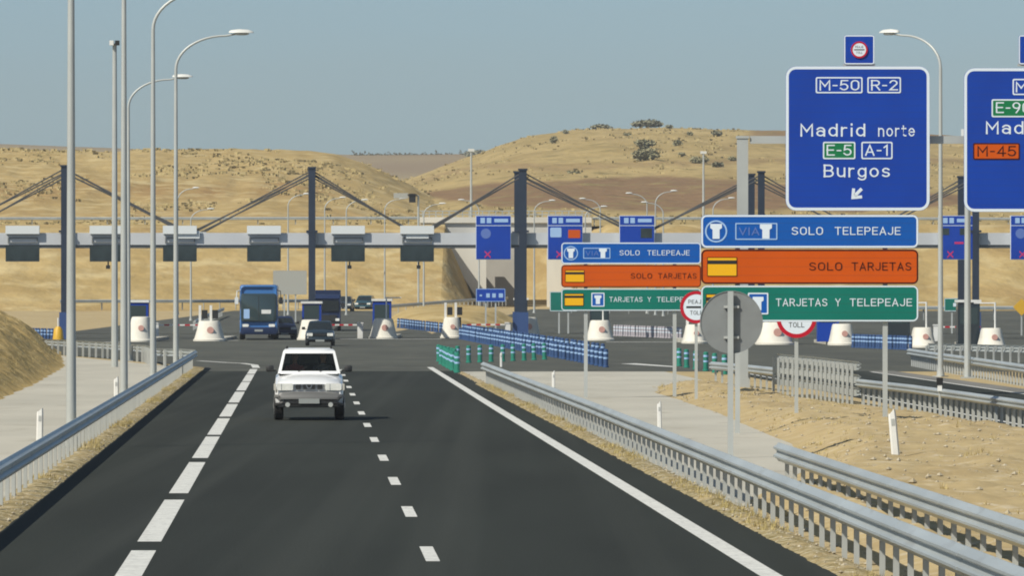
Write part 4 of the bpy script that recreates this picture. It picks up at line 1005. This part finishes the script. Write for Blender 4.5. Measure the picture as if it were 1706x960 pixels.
for px, py, lab in dl:
    g_ = G(px, py)
    z0 = medz(g_.x, g_.y) if px == 1492 else 0
    if d0 is None: d0 = make_delin(lab); o = d0; o.rotation_euler.y = R(-5)
    else: o = dup(d0, (0, 0, 0), lab); o.rotation_euler.y = random.uniform(-.02, .02)
    o.location = (g_.x, g_.y, max(z0, 0)); o.scale = (1.0, 1, .92 if px != 1492 else .95)
    if px in (1099, 922, 835): o.scale = (.72, .8, .78)
# hazard marker on the rail by the entry road
g_ = G(1565, 703); t = thing('hazard_marker', 'small black and white marker sticking up above the median guard rail', 'marker', (g_.x, g_.y, .0))
mb = MB(); mb.box((g_.x, g_.y - .1, .5), (.05, .04, 1.0)); mb.build('post', 'galvpost', t)
mb = MB(); mb.box((g_.x, g_.y - .16, .84), (.11, .06, .15)); mb.build('reflector', 'white', t)
mb = MB(); mb.box((g_.x, g_.y - .16, 1.01), (.16, .09, .18)); mb.build('head', 'black', t)

BOL = {}
def bollard_mesh(kind):
    if kind in BOL: return BOL[kind]
    h, r = .78, .105; zs = [(0, 1.25, 0), (.05, 1.25, 0), (.07, 1, 0), (.36, 1, 0), (.36, 1.02, 1), (.43, 1.02, 1), (.43, 1, 0), (.57, 1, 0), (.57, 1.02, 1), (.65, 1.02, 1), (.65, 1, 0), (.75, .95, 0), (.78, .6, 0)]
    mb = MB(); n = 10; rings = [[Vector((r * k * math.cos(6.2832 * i / n), r * k * math.sin(6.2832 * i / n), z)) for i in range(n)] for z, k, b in zs]
    for a, b, z in zip(rings, rings[1:], zs): mb.m = z[2]; mb.loft([a, b], caps=False)
    mb.m = 0; mb.add(rings[-1], [tuple(range(n))])
    o = mb.build('flexible_bollard', [M[{'green': 'bol_green', 'blue': 'bol_blue', 'pale': 'bol_pale'}[kind]], M['swhite'] if kind == 'pale' else M['pale']], org=(0, 0, 0), smooth=40)
    me = o.data; bpy.data.objects.remove(o); BOL[kind] = me; return me
def row(kind, a, b, step, label, group, n=None):
    A, B = Vector((*a, 0)), Vector((*b, 0)); L = (B - A).length; n = n or max(2, int(L / step) + 1)
    for i in range(n):
        p = A.lerp(B, i / (n - 1)); o = bpy.data.objects.new('flexible_bollard', bollard_mesh(kind)); COL.objects.link(o)
        o.location = (p.x + random.uniform(-.03, .03), p.y, gz(p.y) + (.012 if p.y < 600 else .03)); o.rotation_euler = (random.uniform(-.03, .03), random.uniform(-.04, .04), random.uniform(0, 3)); o['label'] = label; o['category'] = 'bollard'; o['group'] = group
row('blue', g(1010, 613), g(768, 566), 3.6, 'dark blue bollard with pale bands in the nearer row of the long double line', 'blue bollards, nearer row of the long line')
row('blue', g(1004, 601), g(772, 558), 4.4, 'dark blue bollard with pale bands in the farther row of the long double line', 'blue bollards, farther row of the long line')
row('green', g(736, 608), g(763, 622), 1, 'green bollard with pale bands in the dense cluster at the gore tip', 'green bollards at the gore tip', 9)
row('green', g(731, 603), g(757, 612), 1, 'green bollard with pale bands in the back of the cluster at the gore tip', 'green bollards behind the gore tip', 6)
row('green', g(762, 606), g(908, 600), 1, 'green bollard with pale bands in the line behind the guard rail end', 'green bollards behind the rail end', 9)
row('green', g(1131, 611), g(1207, 625), 1, 'green bollard with pale bands left of the grey sign disc post', 'green bollards beside the grey disc', 6)
row('pale', g(1024, 560), g(1134, 565), 1, 'pale bluish bollard in the line between two toll islands under the farther sign', 'pale bollards between the toll islands', 26)
row('blue', g(1422, 580), g(1516, 584), 1, 'blue bollard in the line under the nearer stacked toll sign', 'blue bollards under the nearer stacked sign', 20)
row('blue', g(664, 552), g(738, 556), 1, 'blue bollard in the line right of the blue toll booth', 'blue bollards right of the toll booth', 18)
row('blue', g(34, 566), g(92, 568), 1, 'blue bollard in the line left of the yellow post', 'blue bollards left of the yellow post', 12)
c = G(97, 571); t = thing('crash_cushion', 'yellow plastic crash cushion at the foot of the leftmost navy mast', 'crash cushion', (c.x, c.y, 0))
mb = MB(); mb.tube([(c.x, c.y, 0), (c.x, c.y, .1), (c.x, c.y, .8), (c.x, c.y, 1.0)], [.36, .36, .28, .14], 14); mb.build('body', 'yellow', t)
mb = MB(); mb.tube([(c.x, c.y, 1.0), (c.x, c.y, 1.55)], .05, 8); mb.build('rod', 'white', t)

# ================================================================== VEHICLES
def wheel(parent, x, y, r, wd, s):
    mb = MB(); prof = [(r * .62, -.5), (r * .92, -.5), (r, -.36), (r, .36), (r * .92, .5), (r * .62, .5)]; n = 22
    mb.loft([[Vector((x + u * wd, y + rr * math.cos(6.2832 * k / n), r + rr * math.sin(6.2832 * k / n))) for k in range(n)] for rr, u in prof], caps=True)
    t = mb.build('wheel', 'rubber', parent, smooth=40)
    mb = MB(); e = x + s * wd * .5; mb.loft([[Vector((e + d, y + rr * math.cos(6.2832 * k / n), r + rr * math.sin(6.2832 * k / n))) for k in range(n)] for rr, d in ((r * .64, .002 * s), (r * .60, .012 * s), (r * .25, -.004 * s + .02 * s), (r * .1, .03 * s))]); mb.build('rim', 'rim', t, smooth=40)
def hull(mb, st):
    """st: (y, half width, z bottom, z top, crown) cross-sections from nose to tail"""
    rings = []
    for y, w_, z0, z1, cr in st:
        rings.append([Vector((x * w_, y, z)) for x, z in ((-.90, z0), (-.98, z0 + .08), (-1, z0 + (z1 - z0) * .35), (-1, z0 + (z1 - z0) * .65), (-.965, z1 - .10), (-.86, z1 - .02), (-.45, z1 + cr), (0, z1 + cr * 1.2), (.45, z1 + cr), (.86, z1 - .02), (.965, z1 - .10), (1, z0 + (z1 - z0) * .65), (1, z0 + (z1 - z0) * .35), (.98, z0 + .08), (.90, z0))])
    mb.loft(rings)
def cabin(mb, y0, y1, w0, z0, y2, y3, w1, z1, cr=.03, opened=False):
    rings = []
    for t, ins in ((0, 0), (.5, 0), (.88, 0), (.955, .035), (1.0, .13)):
        ya, yb = y0 + (y2 - y0) * t, y1 + (y3 - y1) * t; wd = w0 + (w1 - w0) * t; z = z0 + (z1 - z0) * t
        ya += ins * .9; yb -= ins * .6; wd -= ins
        rings.append([Vector((-wd, ya, z)), Vector((-wd * .5, ya - .05, z)), Vector((0, ya - .07, z)), Vector((wd * .5, ya - .05, z)), Vector((wd, ya, z)), Vector((wd, (ya + yb) / 2, z)), Vector((wd, yb, z)), Vector((0, yb + .04, z)), Vector((-wd, yb, z)), Vector((-wd, (ya + yb) / 2, z))])
    if not opened: mb.loft(rings); return
    n = 10; vs = [v for r in rings for v in r]; fs = []
    for i in range(4):
        for k in range(n):
            if k < 4 and i < 2: continue
            a, b = i * n + k, i * n + (k + 1) % n; fs.append((a, b, b + n, a + n))
    fs.append(tuple(4 * n + k for k in range(n))); mb.add(vs, fs)
def make_car(name, label, cat, loc, rz, paint, W=1.75, L=4.4, H=1.78, hood=1.10, nose=.86, belt=1.14, hl=1.25, wr=.36, z0=.32, lights=True, lowbumper='plastic', suv=False, group=None, rake=.75):
    t = thing(name, label, cat, (0, 0, 0), group); h = W / 2
    mb = MB()
    hull(mb, [(0.06, h * .80, z0 + .10, nose - .06, .01), (.0, h * .90, z0 + .06, nose, .015), (.10, h * .965, z0, nose + .05, .03), (.35, h * .99, z0, nose + .11, .05), (hl, h, z0, hood, .055), (hl + .5, h, z0, belt, .0), (L * .6, h, z0, belt, 0), (L - .3, h, z0, belt, 0), (L - .02, h * .95, z0 + .08, belt - .05, 0), (L, h * .9, z0 + .15, belt - .2, 0)])
    cw0, cw1 = h * .91, h * .735; ya, yb = hl - .05, hl + rake; za, zb = belt - .03, H
    cabin(mb, ya, L - .12, cw0, za, yb, L - .35, cw1, zb, opened=suv)
    def at(f, u): return Vector((u * (cw0 + (cw1 - cw0) * f), ya + (yb - ya) * f - .012 - .07 * (1 - abs(u) ** 1.6) * .95, za + (zb - za) * f))
    if suv:
        for u0, u1, f0, f1 in ((-1, -.9, 0, .89), (.9, 1, 0, .89), (-.91, .91, .80, .89), (-.91, .91, -.02, .10)):
            k_ = 8; rows = [[at(f, u0 + (u1 - u0) * i / k_) + Vector((0, .004, 0)) for i in range(k_ + 1)] for f in (f0, (f0 + f1) / 2, f1)]
            mb.add([p for r_ in rows for p in r_], [(j * (k_ + 1) + i, j * (k_ + 1) + i + 1, (j + 1) * (k_ + 1) + i + 1, (j + 1) * (k_ + 1) + i) for j in range(2) for i in range(k_)])
    mb.build('body', paint, t, smooth=35)
    # windscreen and side windows lie a few millimetres proud of the cabin
    def at(f, u): return Vector((u * (cw0 + (cw1 - cw0) * f), ya + (yb - ya) * f - .012 - .07 * (1 - abs(u) ** 1.6) * .95, za + (zb - za) * f))
    mb = MB(); f0, f1 = .10, .80; n = 8
    rows = [[at(f, -.90 + 1.8 * i / n) for i in range(n + 1)] for f in (f0, (f0 + f1) / 2, f1)]
    mb.add([p for r_ in rows for p in r_], [(j * (n + 1) + i, j * (n + 1) + i + 1, (j + 1) * (n + 1) + i + 1, (j + 1) * (n + 1) + i) for j in range(2) for i in range(n)])
    ws = mb.build('windscreen', 'clearglass' if suv else 'glass', t, smooth=60)
    mb = MB()
    for s in (-1, 1): mb.tube([at(.085, s * .35) + Vector((0, -.02, 0)), at(.26, s * .35 + .28) + Vector((0, -.02, 0))], .011, 5)
    mb.build('wiper', 'plastic', ws)
    for s in (-1, 1):
        mb = MB()
        for u0, u1 in ((.26, .52), (.55, .76), (.79, .93)):
            def sp(f, u): return Vector((s * (cw0 + (cw1 - cw0) * f + .006), (ya + (yb - ya) * f) + u * ((L - .12) - ya - (yb - ya) * f * 1.1), za + (zb - za) * f))
            mb.add([sp(.12, u0), sp(.12, u1), sp(.80, u1), sp(.80, u0)], [(0, 1, 2, 3)])
        mb.build('side_window', 'glass', t)
    for s in (-1, 1):
        mb = MB(); hx = s * h * .70; hz = nose - .055; hw_ = h * .235 if suv else h * .2; hh = .085
        mb.prism(rpoly(hx - hw_, hx + hw_, hz - hh, hz + hh, .03), -.022, .08); o = mb.build('headlight', 'headlamp', t)
        if suv: mb = MB(); mb.prism(rpoly(hx + s * (hw_ + .012), hx + s * (hw_ + .075), hz - hh, hz + hh, .015) if s > 0 else rpoly(hx - hw_ - .075, hx - hw_ - .012, hz - hh, hz + hh, .015), .0, .1); mb.build('indicator', 'indicator', o)
        mb = MB(); mb.rect(hx - hw_ * .45, hx - hw_ * .38, hz - hh * .9, hz + hh * .9, -.026, -.023); mb.build('lens_bar', 'rim', o)
    gw = h * .40
    mb = MB(); gzc = nose - .055
    if suv:
        for cx, ww in ((-gw * .78, gw * .19), (0, gw * .44), (gw * .78, gw * .19)): mb.rect(cx - ww, cx + ww, gzc - .055, gzc + .06, -.012, .05, .02)
    else: mb.rect(-gw, gw, gzc - .06, gzc + .05, -.012, .05, .02)
    gr = mb.build('grille', 'plastic', t)
    if suv:
        mb = MB(); mb.prism([(-gw * .26, gzc + .075), (-gw * .12, gzc - .045), (gw * .12, gzc - .045), (gw * .26, gzc + .075), (gw * .20, gzc + .075), (gw * .08, gzc - .02), (-gw * .08, gzc - .02), (-gw * .20, gzc + .075)], -.024, -.013); mb.build('badge', 'rim', gr)
    # bumper: pale upper band, dark lower band with intake, number plate
    bt, bb = nose - .17, z0 - .03
    mb = MB(); hull(mb, [(-.10, h * .86, bt - .19, bt - .02, 0), (-.06, h * .95, bt - .22, bt, .0), (.12, h * 1.005, bt - .22, bt, .0), (.30, h * 1.008, bt - .22, bt, 0)]); mb.build('bumper', 'bumper' if suv else paint, t, smooth=35)
    mb = MB(); hull(mb, [(-.085, h * .86, bb + .02, bt - .225, 0), (-.05, h * .95, bb, bt - .225, 0), (.14, h * 1.0, bb, bt - .225, 0), (.30, h * 1.003, bb, bt - .225, 0)]); lb = mb.build('lower_bumper', lowbumper, t, smooth=35)
    mb = MB(); mb.rect(-.26, .26, bt - .21 - .09, bt - .21 + .03, -.125, -.09, .01); mb.build('number_plate', 'plate', t)
    if suv:
        for s in (-1, 1): mb = MB(); mb.prism(circ(s * h * .62, bt - .33, .06, 14), -.10, -.04); mb.build('fog_light', 'lens', lb)
    for s in (-1, 1):
        mb = MB(); mx = s * (h + .12); my = hl + .22; mz_ = belt + .09
        mb.loft([[Vector((mx + a * .10 * k, my + d, mz_ + b * .085 * k)) for a, b in ((-1, -.7), (-.7, -1), (.7, -1), (1, -.6), (1, .7), (.7, 1), (-.7, 1), (-1, .7))] for d, k in ((-.07, .6), (-.05, .95), (.05, 1), (.055, .9))])
        mb.box((s * (h + .0), my + .02, mz_ - .05), (.1, .05, .04)); mb.build('mirror', 'plastic', t, smooth=40)
    for s in (-1, 1):
        for y in (.82, L - .85):
            mb = MB(); mb.loft([[Vector((s * (h + .004 + d), y + (wr * 1.16) * math.cos(math.pi * k / 12), wr + (wr * 1.16) * math.sin(math.pi * k / 12))) for k in range(13)] for d in (-.06, .012)])
            mb.build('wheel_arch', 'plastic' if suv else 'black', t)
        for y in (.82, L - .85): wheel(t, s * (h - .105), y, wr, .225, s)
    t.location = loc; t.rotation_euler.z = rz
    return t
c = G(515, 702)
suv = make_car('off_road_car', 'white off-roader driving towards us in the left lane', 'car', (c.x, c.y, .012), R(1.6), 'carwhite', W=1.74, L=4.6, H=1.80, hood=1.12, nose=.90, belt=1.20, hl=1.35, wr=.37, z0=.36, suv=True, rake=.62)
mb = MB()
for s in (-1, 1): mb.box((s * .56, 3.0, 1.835), (.035, 1.5, .03)); mb.box((s * .56, 2.3, 1.81), (.04, .08, .06)); mb.box((s * .56, 3.7, 1.81), (.04, .08, .06))
o = mb.build('roof_rail', 'plastic', suv, org=(0, 0, 0))
# inside: dashboard, steering wheel, two seats, rear bench
mb = MB(); mb.rect(-.74, .74, 1.02, 1.24, 1.45, 1.95, .06); mb.build('dashboard', 'plastic', suv, org=(0, 0, 0))
mb = MB(); c0 = Vector((.36, 2.02, 1.22)); mb.tube([c0 + Vector((.17 * math.cos(a * .3142), -.09 * math.sin(a * .3142), .15 * math.sin(a * .3142))) for a in range(21)], .014, 6); mb.tube([c0, (.36, 1.85, 1.15)], .03, 6); mb.build('steering_wheel', 'plastic', suv, org=(0, 0, 0))
for s in (-.36, .36):
    mb = MB(); mb.loft([[Vector((s + x * k, 2.62 + d, z)) for x, z in rpoly(-.24, .24, .72, 1.36, .08)] for d, k in ((-.06, .9), (0, 1), (.08, 1), (.12, .9))]); mb.loft([[Vector((s + x, 2.66 + d, z)) for x, z in rpoly(-.12, .12, 1.40, 1.60, .05)] for d in (0, .09)]); mb.build('seat', 'seat', suv, org=(0, 0, 0))
mb = MB(); mb.rect(-.68, .68, .75, 1.40, 3.45, 3.6, .08); mb.build('rear_bench', 'seat', suv, org=(0, 0, 0))
def sitter(loc, label, top, wheel_hands):
    """seated figure facing -Y: one skinned body; head with face, hair and clothing colours by part"""
    t = thing('person', label, 'person', loc, None)
    J = [((0, 0, 0), .15), ((0, .03, .20), .145), ((0, .05, .38), .16), ((0, .03, .50), .07), ((0, .01, .58), .058), ((0, -.01, .66), .095), ((0, -.005, .75), .10), ((0, 0, .82), .07)]
    E = [(0, 1), (1, 2), (2, 3), (3, 4), (4, 5), (5, 6), (6, 7)]
    for s in (-1, 1):
        b = len(J); hy = -.52 if wheel_hands else -.38; hz = .26 if wheel_hands else .02
        J += [((s * .19, .04, .44), .065), ((s * .25, -.10, .22), .05), ((s * .16, hy + .10, hz), .036), ((s * .14, hy + .02, hz + .01), .032), ((s * .14, hy - .05, hz), .018)]
        E += [(2, b), (b, b + 1), (b + 1, b + 2), (b + 2, b + 3), (b + 3, b + 4)]
        c = len(J); J += [((s * .10, -.06, -.02), .10), ((s * .13, -.46, .02), .075), ((s * .13, -.56, -.36), .05)]
        E += [(0, c), (c, c + 1), (c + 1, c + 2)]
    me = bpy.data.meshes.new('body'); me.from_pydata([j[0] for j in J], E, []); o = bpy.data.objects.new('body', me); COL.objects.link(o)
    sk = o.modifiers.new('s', 'SKIN'); sk.use_smooth_shade = True
    for v, j in zip(me.skin_vertices[0].data, J): v.radius = (j[1], j[1] * (.8 if j[1] > .12 else 1))
    me.skin_vertices[0].data[0].use_root = True
    o.modifiers.new('u', 'SUBSURF').levels = 1
    m2 = bpy.data.meshes.new_from_object(o.evaluated_get(bpy.context.evaluated_depsgraph_get())); bpy.data.objects.remove(o)
    m2.materials.clear(); m2.materials.append(M[top]); m2.materials.append(M['skin']); m2.materials.append(M['seat'])
    for p in m2.polygons:
        c = p.center; p.material_index = 1 if c.z > .52 or (abs(c.x) < .24 and c.y < (-.44 if wheel_hands else -.30) and c.z > (.15 if wheel_hands else -.06) and c.z < .40 and not c.z < .12) else (2 if c.z < .08 else 0)
    b = bpy.data.objects.new('body', m2); COL.objects.link(b); b.parent = t
    mb = MB(); mb.sphere((0, .03, .765), (.104, .115, .095), 14, 8); mb.build('hair', 'hair', t, org=(0, 0, 0), smooth=80)
    mb = MB(); mb.sphere((0, -.105, .69), (.016, .025, .022), 8, 5); mb.build('nose', 'skin', t, org=(0, 0, 0), smooth=80)
    for s in (-1, 1): mb = MB(); mb.sphere((s * .036, -.093, .715), (.013, .008, .008), 8, 5); mb.build('eye', 'black', t, org=(0, 0, 0), smooth=80)
    mb = MB(); mb.box((0, -.094, .648), (.05, .012, .010)); mb.build('mouth', 'redcloth', t, org=(0, 0, 0))
    t.rotation_euler.z = suv.rotation_euler.z
    return t
bpy.context.view_layer.update()
sitter(suv.matrix_world @ Vector((.36, 2.50, .90)), 'driver in a grey top at the wheel of the white off-roader', 'greycloth', True)
sitter(suv.matrix_world @ Vector((-.36, 2.50, .88)), 'passenger in a red top in the white off-roader', 'redcloth', False)
c = G(533, 577)
make_car('hatchback', 'dark hatchback following the white off-roader', 'car', (c.x, c.y, .012), R(1.2), 'cardark', W=1.70, L=4.0, H=1.46, hood=.95, nose=.72, belt=.94, hl=1.0, wr=.31, z0=.26, rake=.85)
make_car('hatchback', 'navy car half hidden behind the blue bus', 'car', (P(474, 0, 505).x, 505, .012), R(6), 'carnavy', W=1.75, L=4.2, H=1.5, hood=.98, nose=.74, belt=.98, hl=1.1, wr=.32, z0=.27, rake=.85)
far = make_car('distant_car', 'small dark car on the exit road right of the navy truck', 'car', (P(571, 0, 735).x, 735, gz(735) + .03), R(-3), 'cardark', W=1.75, L=4.2, H=1.5, hood=.98, nose=.74, belt=.98, hl=1.1, wr=.32, z0=.27, rake=.85, group='distant cars queuing behind the toll lanes')
make_car('distant_car', 'small teal car on the exit road left of the small white car', 'car', (P(604, 0, 745).x, 745, gz(745) + .03), R(-6), 'carteal', W=1.75, L=4.2, H=1.5, hood=.98, nose=.74, belt=.98, hl=1.1, wr=.32, z0=.27, rake=.85, group='distant cars queuing behind the toll lanes')
make_car('distant_car', 'small white car above the blue toll booth', 'car', (P(632, 0, 760).x, 760, gz(760) + .03), R(-4), 'carwhite', W=1.7, L=4.4, H=1.8, hood=1.15, nose=.9, belt=1.2, hl=.9, wr=.33, z0=.30, rake=.6, group='distant cars queuing behind the toll lanes')

# --- blue coach
def coach(loc, rz):
    t = thing('coach_bus', 'blue coach bus leaving the toll lanes left of the cars', 'bus', (0, 0, 0)); h = 1.25; L = 12.0; H = 3.62
    def ringat(y, w_, z0, z1, r):
        return [Vector((x, y, z)) for x, z in rpoly(-w_, w_, z0, z1, r, 5)]
    mb = MB(); mb.loft([ringat(.22, h * .80, .75, 3.3, .2), ringat(.06, h * .92, .50, 3.5, .22), ringat(.10, h * .97, .40, 3.56, .2), ringat(.5, h, .36, H, .18), ringat(L - .3, h, .36, H, .18), ringat(L, h * .94, .5, H - .1, .2)])
    mb.build('body', 'busblue', t, smooth=35)
    mb = MB(); mb.loft([ringat(-.01, h * .86, 1.25, 2.98, .16), ringat(.04, h * .93, 1.20, 3.04, .18), ringat(.35, h * 1.004, 1.24, 3.0, .12), ringat(.55, h * 1.005, 1.35, 2.95, .1)]); ws = mb.build('windscreen', 'busglass', t, smooth=35)
    mb = MB(); mb.box((.0, -.014, 2.1), (.03, .01, 1.6)); mb.build('pillar', 'plastic', ws)
    mb = MB(); mb.rect(.18, .80, 1.72, 1.98, -.03, -.012, .02); mb.build('white_patch', 'white', ws)  # plain white rectangle set on the windscreen
    mb = MB(); mb.rect(-.98, -.60, 1.40, 2.02, -.03, -.012, .03); mb.build('screen_reflection', 'pale', ws)  # pale patch: a reflection on the glass put in as colour
    mb = MB(); mb.loft([ringat(-.02, h * .80, .48, .80, .1), ringat(.02, h * .94, .38, .84, .1), ringat(.4, h * 1.006, .36, .82, .06)]); mb.build('bumper', 'carnavy', t, smooth=35)
    mb = MB(); mb.rect(-.27, .27, .55, .69, -.05, -.022); mb.build('number_plate', 'plate', t)
    for s in (-1, 1):
        mb = MB(); mb.prism(rpoly(s * .86 - .2, s * .86 + .2, .86, 1.04, .05), .02, .12); mb.build('headlight', 'headlamp', t)
        mb = MB(); mb.tube([(s * 1.05, .2, 3.3), (s * 1.42, -.05, 3.2), (s * 1.45, -.1, 2.75)], .035, 6); mb.prism(rpoly(s * 1.45 - .12, s * 1.45 + .12, 2.35, 2.8, .05), -.14, -.02); mb.build('mirror', 'plastic' if s > 0 else 'cap', t)
        mb = MB()
        for k in range(6): mb.prism([(0, 0)] * 0 or rpoly(-.001, .001, 1.4, 2.9, .0005, 1), 0, .001) if False else mb.add([(s * (h + .004), 1.0 + 1.75 * k, 1.5), (s * (h + .004), 2.65 + 1.75 * k, 1.5), (s * (h + .004), 2.65 + 1.75 * k, 2.85), (s * (h + .004), 1.0 + 1.75 * k, 2.85)], [(0, 1, 2, 3)])
        mb.build('side_window', 'busglass', t)
        for y in (2.4, 8.6): wheel(t, s * (h - .14), y, .5, .3, s)
    t.location = loc; t.rotation_euler.z = rz
c = G(431, 567); coach((c.x, c.y, .012), R(1.5))
# --- navy truck behind the island
def truck(loc, rz):
    t = thing('box_truck', 'dark navy truck behind the dark hatchback', 'truck', (0, 0, 0))
    mb = MB(); mb.loft([[Vector((x, y, z)) for x, z in rpoly(-w_, w_, z0, z1, .12, 4)] for y, w_, z0, z1 in ((.1, .98, .6, 2.4), (.0, 1.08, .45, 2.5), (.3, 1.13, .42, 2.75), (1.9, 1.15, .42, 2.85), (2.0, 1.1, .5, 2.8))]); mb.build('cab', 'carnavy', t, smooth=35)
    mb = MB(); mb.rect(-.98, .98, 1.55, 2.35, -.03, .06, .08); mb.build('windscreen', 'glass', t)
    mb = MB(); mb.rect(-1.1, 1.1, .9, 3.15, 2.15, 7.0, .05); mb.build('cargo_box', 'carnavy', t)
    mb = MB(); mb.rect(-.8, .8, .75, 1.25, -.02, .08, .05); mb.build('grille', 'plastic', t)
    mb = MB(); mb.rect(-1.1, 1.1, .42, .70, -.08, .1, .04); mb.build('bumper', 'plastic', t)
    for s in (-1, 1):
        mb = MB(); mb.rect(s * .88 - .15, s * .88 + .15, .78, .98, -.03, .07, .03); mb.build('headlight', 'headlamp', t)
        mb = MB(); mb.prism(rpoly(s * 1.3 - .09, s * 1.3 + .09, 1.7, 2.2, .04), .1, .2); mb.box((s * 1.2, .2, 2.1), (.2, .04, .04)); mb.build('mirror', 'plastic', t)
        for y in (.95, 6.2): wheel(t, s * .98, y, .46, .28, s)
    t.location = loc; t.rotation_euler.z = rz
truck((P(543, 0, 575).x, 575, .03 + gz(575)), R(1))

# ================================================================== VEGETATION
def shrub(name, label, X, Y, z0, W, H, n, leaf='leaf', lobes=5, group=None, ls=.28):
    t = thing(name, label, 'shrub' if H < 4 else 'tree', (X, Y, z0), group)
    cs = [(Vector((random.uniform(-.36, .36) * W, random.uniform(-.25, .25) * W, H * random.uniform(.4, .68))), random.uniform(.26, .42)) for _ in range(lobes)]
    mb = MB(); mb.tube([(X, Y, z0 - .4), (X + .05, Y, z0 + H * .5)], [.05 * H, .02 * H], 6)
    for c, r in cs: mb.tube([(X, Y, z0 + H * .1), (X + c.x, Y + c.y, z0 + c.z)], [.03 * H, .008 * H], 5)
    mb.build('trunk', 'bark', t)
    mb = MB()
    for k in range(n):
        c, r = random.choice(cs); d = Vector((random.gauss(0, 1), random.gauss(0, 1), random.gauss(0, 1))).normalized() * (random.random() ** .4) * r
        p = Vector((X, Y, z0)) + c + Vector((d.x * W, d.y * W, d.z * H))
        if p.z < z0 + .05: p.z = z0 + .05
        a = Vector((random.gauss(0, 1), random.gauss(0, 1), random.gauss(0, 1))).normalized(); b = a.orthogonal().normalized(); s = ls * random.uniform(.5, 1.2)
        mb.add([p - a * s, p + b * s * .5, p + a * s, p - b * s * .5], [(0, 1, 2, 3)])
    mb.build('crown', leaf, t, smooth=0); return t
def onhill(px, py, Y): return P(px, py, Y)
def hillpoint(px, py):                 # where the line of sight through a photo pixel meets the right or left hill
    Y = 830.0
    while Y < 1500:
        p = P(px, py, Y)
        if max(rhz(p.x, Y), lhz(p.x, Y)) >= p.z: return p
        Y += 4
    return P(px, py, 1498)
SH = [(1075, 268, 38, 24, 700, 'leaf', 'largest dull green shrub low on the right hill slope'), (1072, 248, 34, 17, 500, 'leaf', 'shrub just above the largest one on the right hill'),
      (1080, 213, 42, 15, 700, 'leafdark', 'dark shrub standing on the crest of the right hill'), (1005, 214, 36, 8, 350, 'leafdark', 'flat low shrub on the crest left of the highest dark shrub'),
      (925, 240, 16, 15, 200, 'leaf', 'small brownish shrub on the left shoulder of the right hill'), (942, 224, 9, 9, 120, 'leafdark', 'tiny shrub near the left shoulder crest of the right hill'),
      (1114, 215, 14, 8, 120, 'leafdark', 'tiny shrub right of the dark crest shrub'), (1128, 244, 18, 12, 160, 'leaf', 'small shrub right of the pair on the slope'),
      (1150, 226, 10, 8, 90, 'leaf', 'tiny shrub high on the slope, midway to the grey gantry post'), (1198, 228, 20, 11, 180, 'leafdark', 'dark shrub near the crest left of the grey gantry post'),
      (1165, 272, 26, 14, 200, 'leaf', 'ragged shrub on the slope left of the thin tall mast foot'), (1196, 280, 18, 13, 160, 'leafdark', 'lower shrub on the slope left of the grey gantry post'), (1135, 262, 14, 9, 110, 'leaf', 'small shrub on the slope below the slope pair'),
      (1218, 268, 15, 9, 110, 'leaf', 'small shrub touching the grey gantry post'), (958, 290, 22, 5, 100, 'leaf', 'flat clump above the brown field'), (1045, 226, 12, 6, 90, 'leaf', 'tiny shrub below the crest, left of the dark crest shrub')]
for px, py, wpx, hpx, n, lf, lab in SH:
    p = hillpoint(px, py); s = p.y / F; shrub('shrub', lab, p.x, p.y, max(rhz(p.x, p.y), lhz(p.x, p.y)) - .15, wpx * s, hpx * s, n, lf, 5 if wpx > 20 else 3, 'shrubs on the right hill', .22 + wpx * s * .05)
p = P(793, 257, 2450); shrub('broad_tree', 'dark broad tree on the skyline between the two hills', p.x, 2450, p.z - 1.5, 42 * 2450 / F, 15 * 2450 / F, 700, 'leafdark', 7, None, .7)
mb = MB(); random.seed(5)
for k in range(62):
    px = 588 + k * 3.3 + random.uniform(-.8, .8); Y = 2500; p = P(px, 258, Y); h = random.uniform(.2, .7) * (2.6 if k % 6 == 0 else 1)
    for j in range(7):
        c = p + Vector((random.uniform(-.35, .35), random.uniform(-.3, .3), random.uniform(-.5, h))); s = random.uniform(.18, .34)
        mb.add([c + Vector((-s, 0, 0)), c + Vector((0, s * .5, -s)), c + Vector((s, 0, 0)), c + Vector((0, -s * .5, s))], [(0, 1, 2, 3)])
mb.build('far_treeline', 'leafdark', smooth=0, kind='stuff', label='thin dark line of far trees on the skyline between the hills')

# ================================================================== AIR
mb = MB(); mb.box((0, 1480, 44), (4000, 3200, 92)); hz = mb.build('haze', 'soil', smooth=0, kind='stuff')
hm = bpy.data.materials.new('thin haze'); hm.use_nodes = True; hn = hm.node_tree; hn.nodes.remove(hn.nodes['Principled BSDF'])
pv = hn.nodes.new('ShaderNodeVolumePrincipled'); pv.inputs['Color'].default_value = (.90, .94, .97, 1); pv.inputs['Density'].default_value = HAZE; pv.inputs['Anisotropy'].default_value = .2
hn.links.new(pv.outputs[0], hn.nodes['Material Output'].inputs['Volume']); hz.data.materials.clear(); hz.data.materials.append(hm)
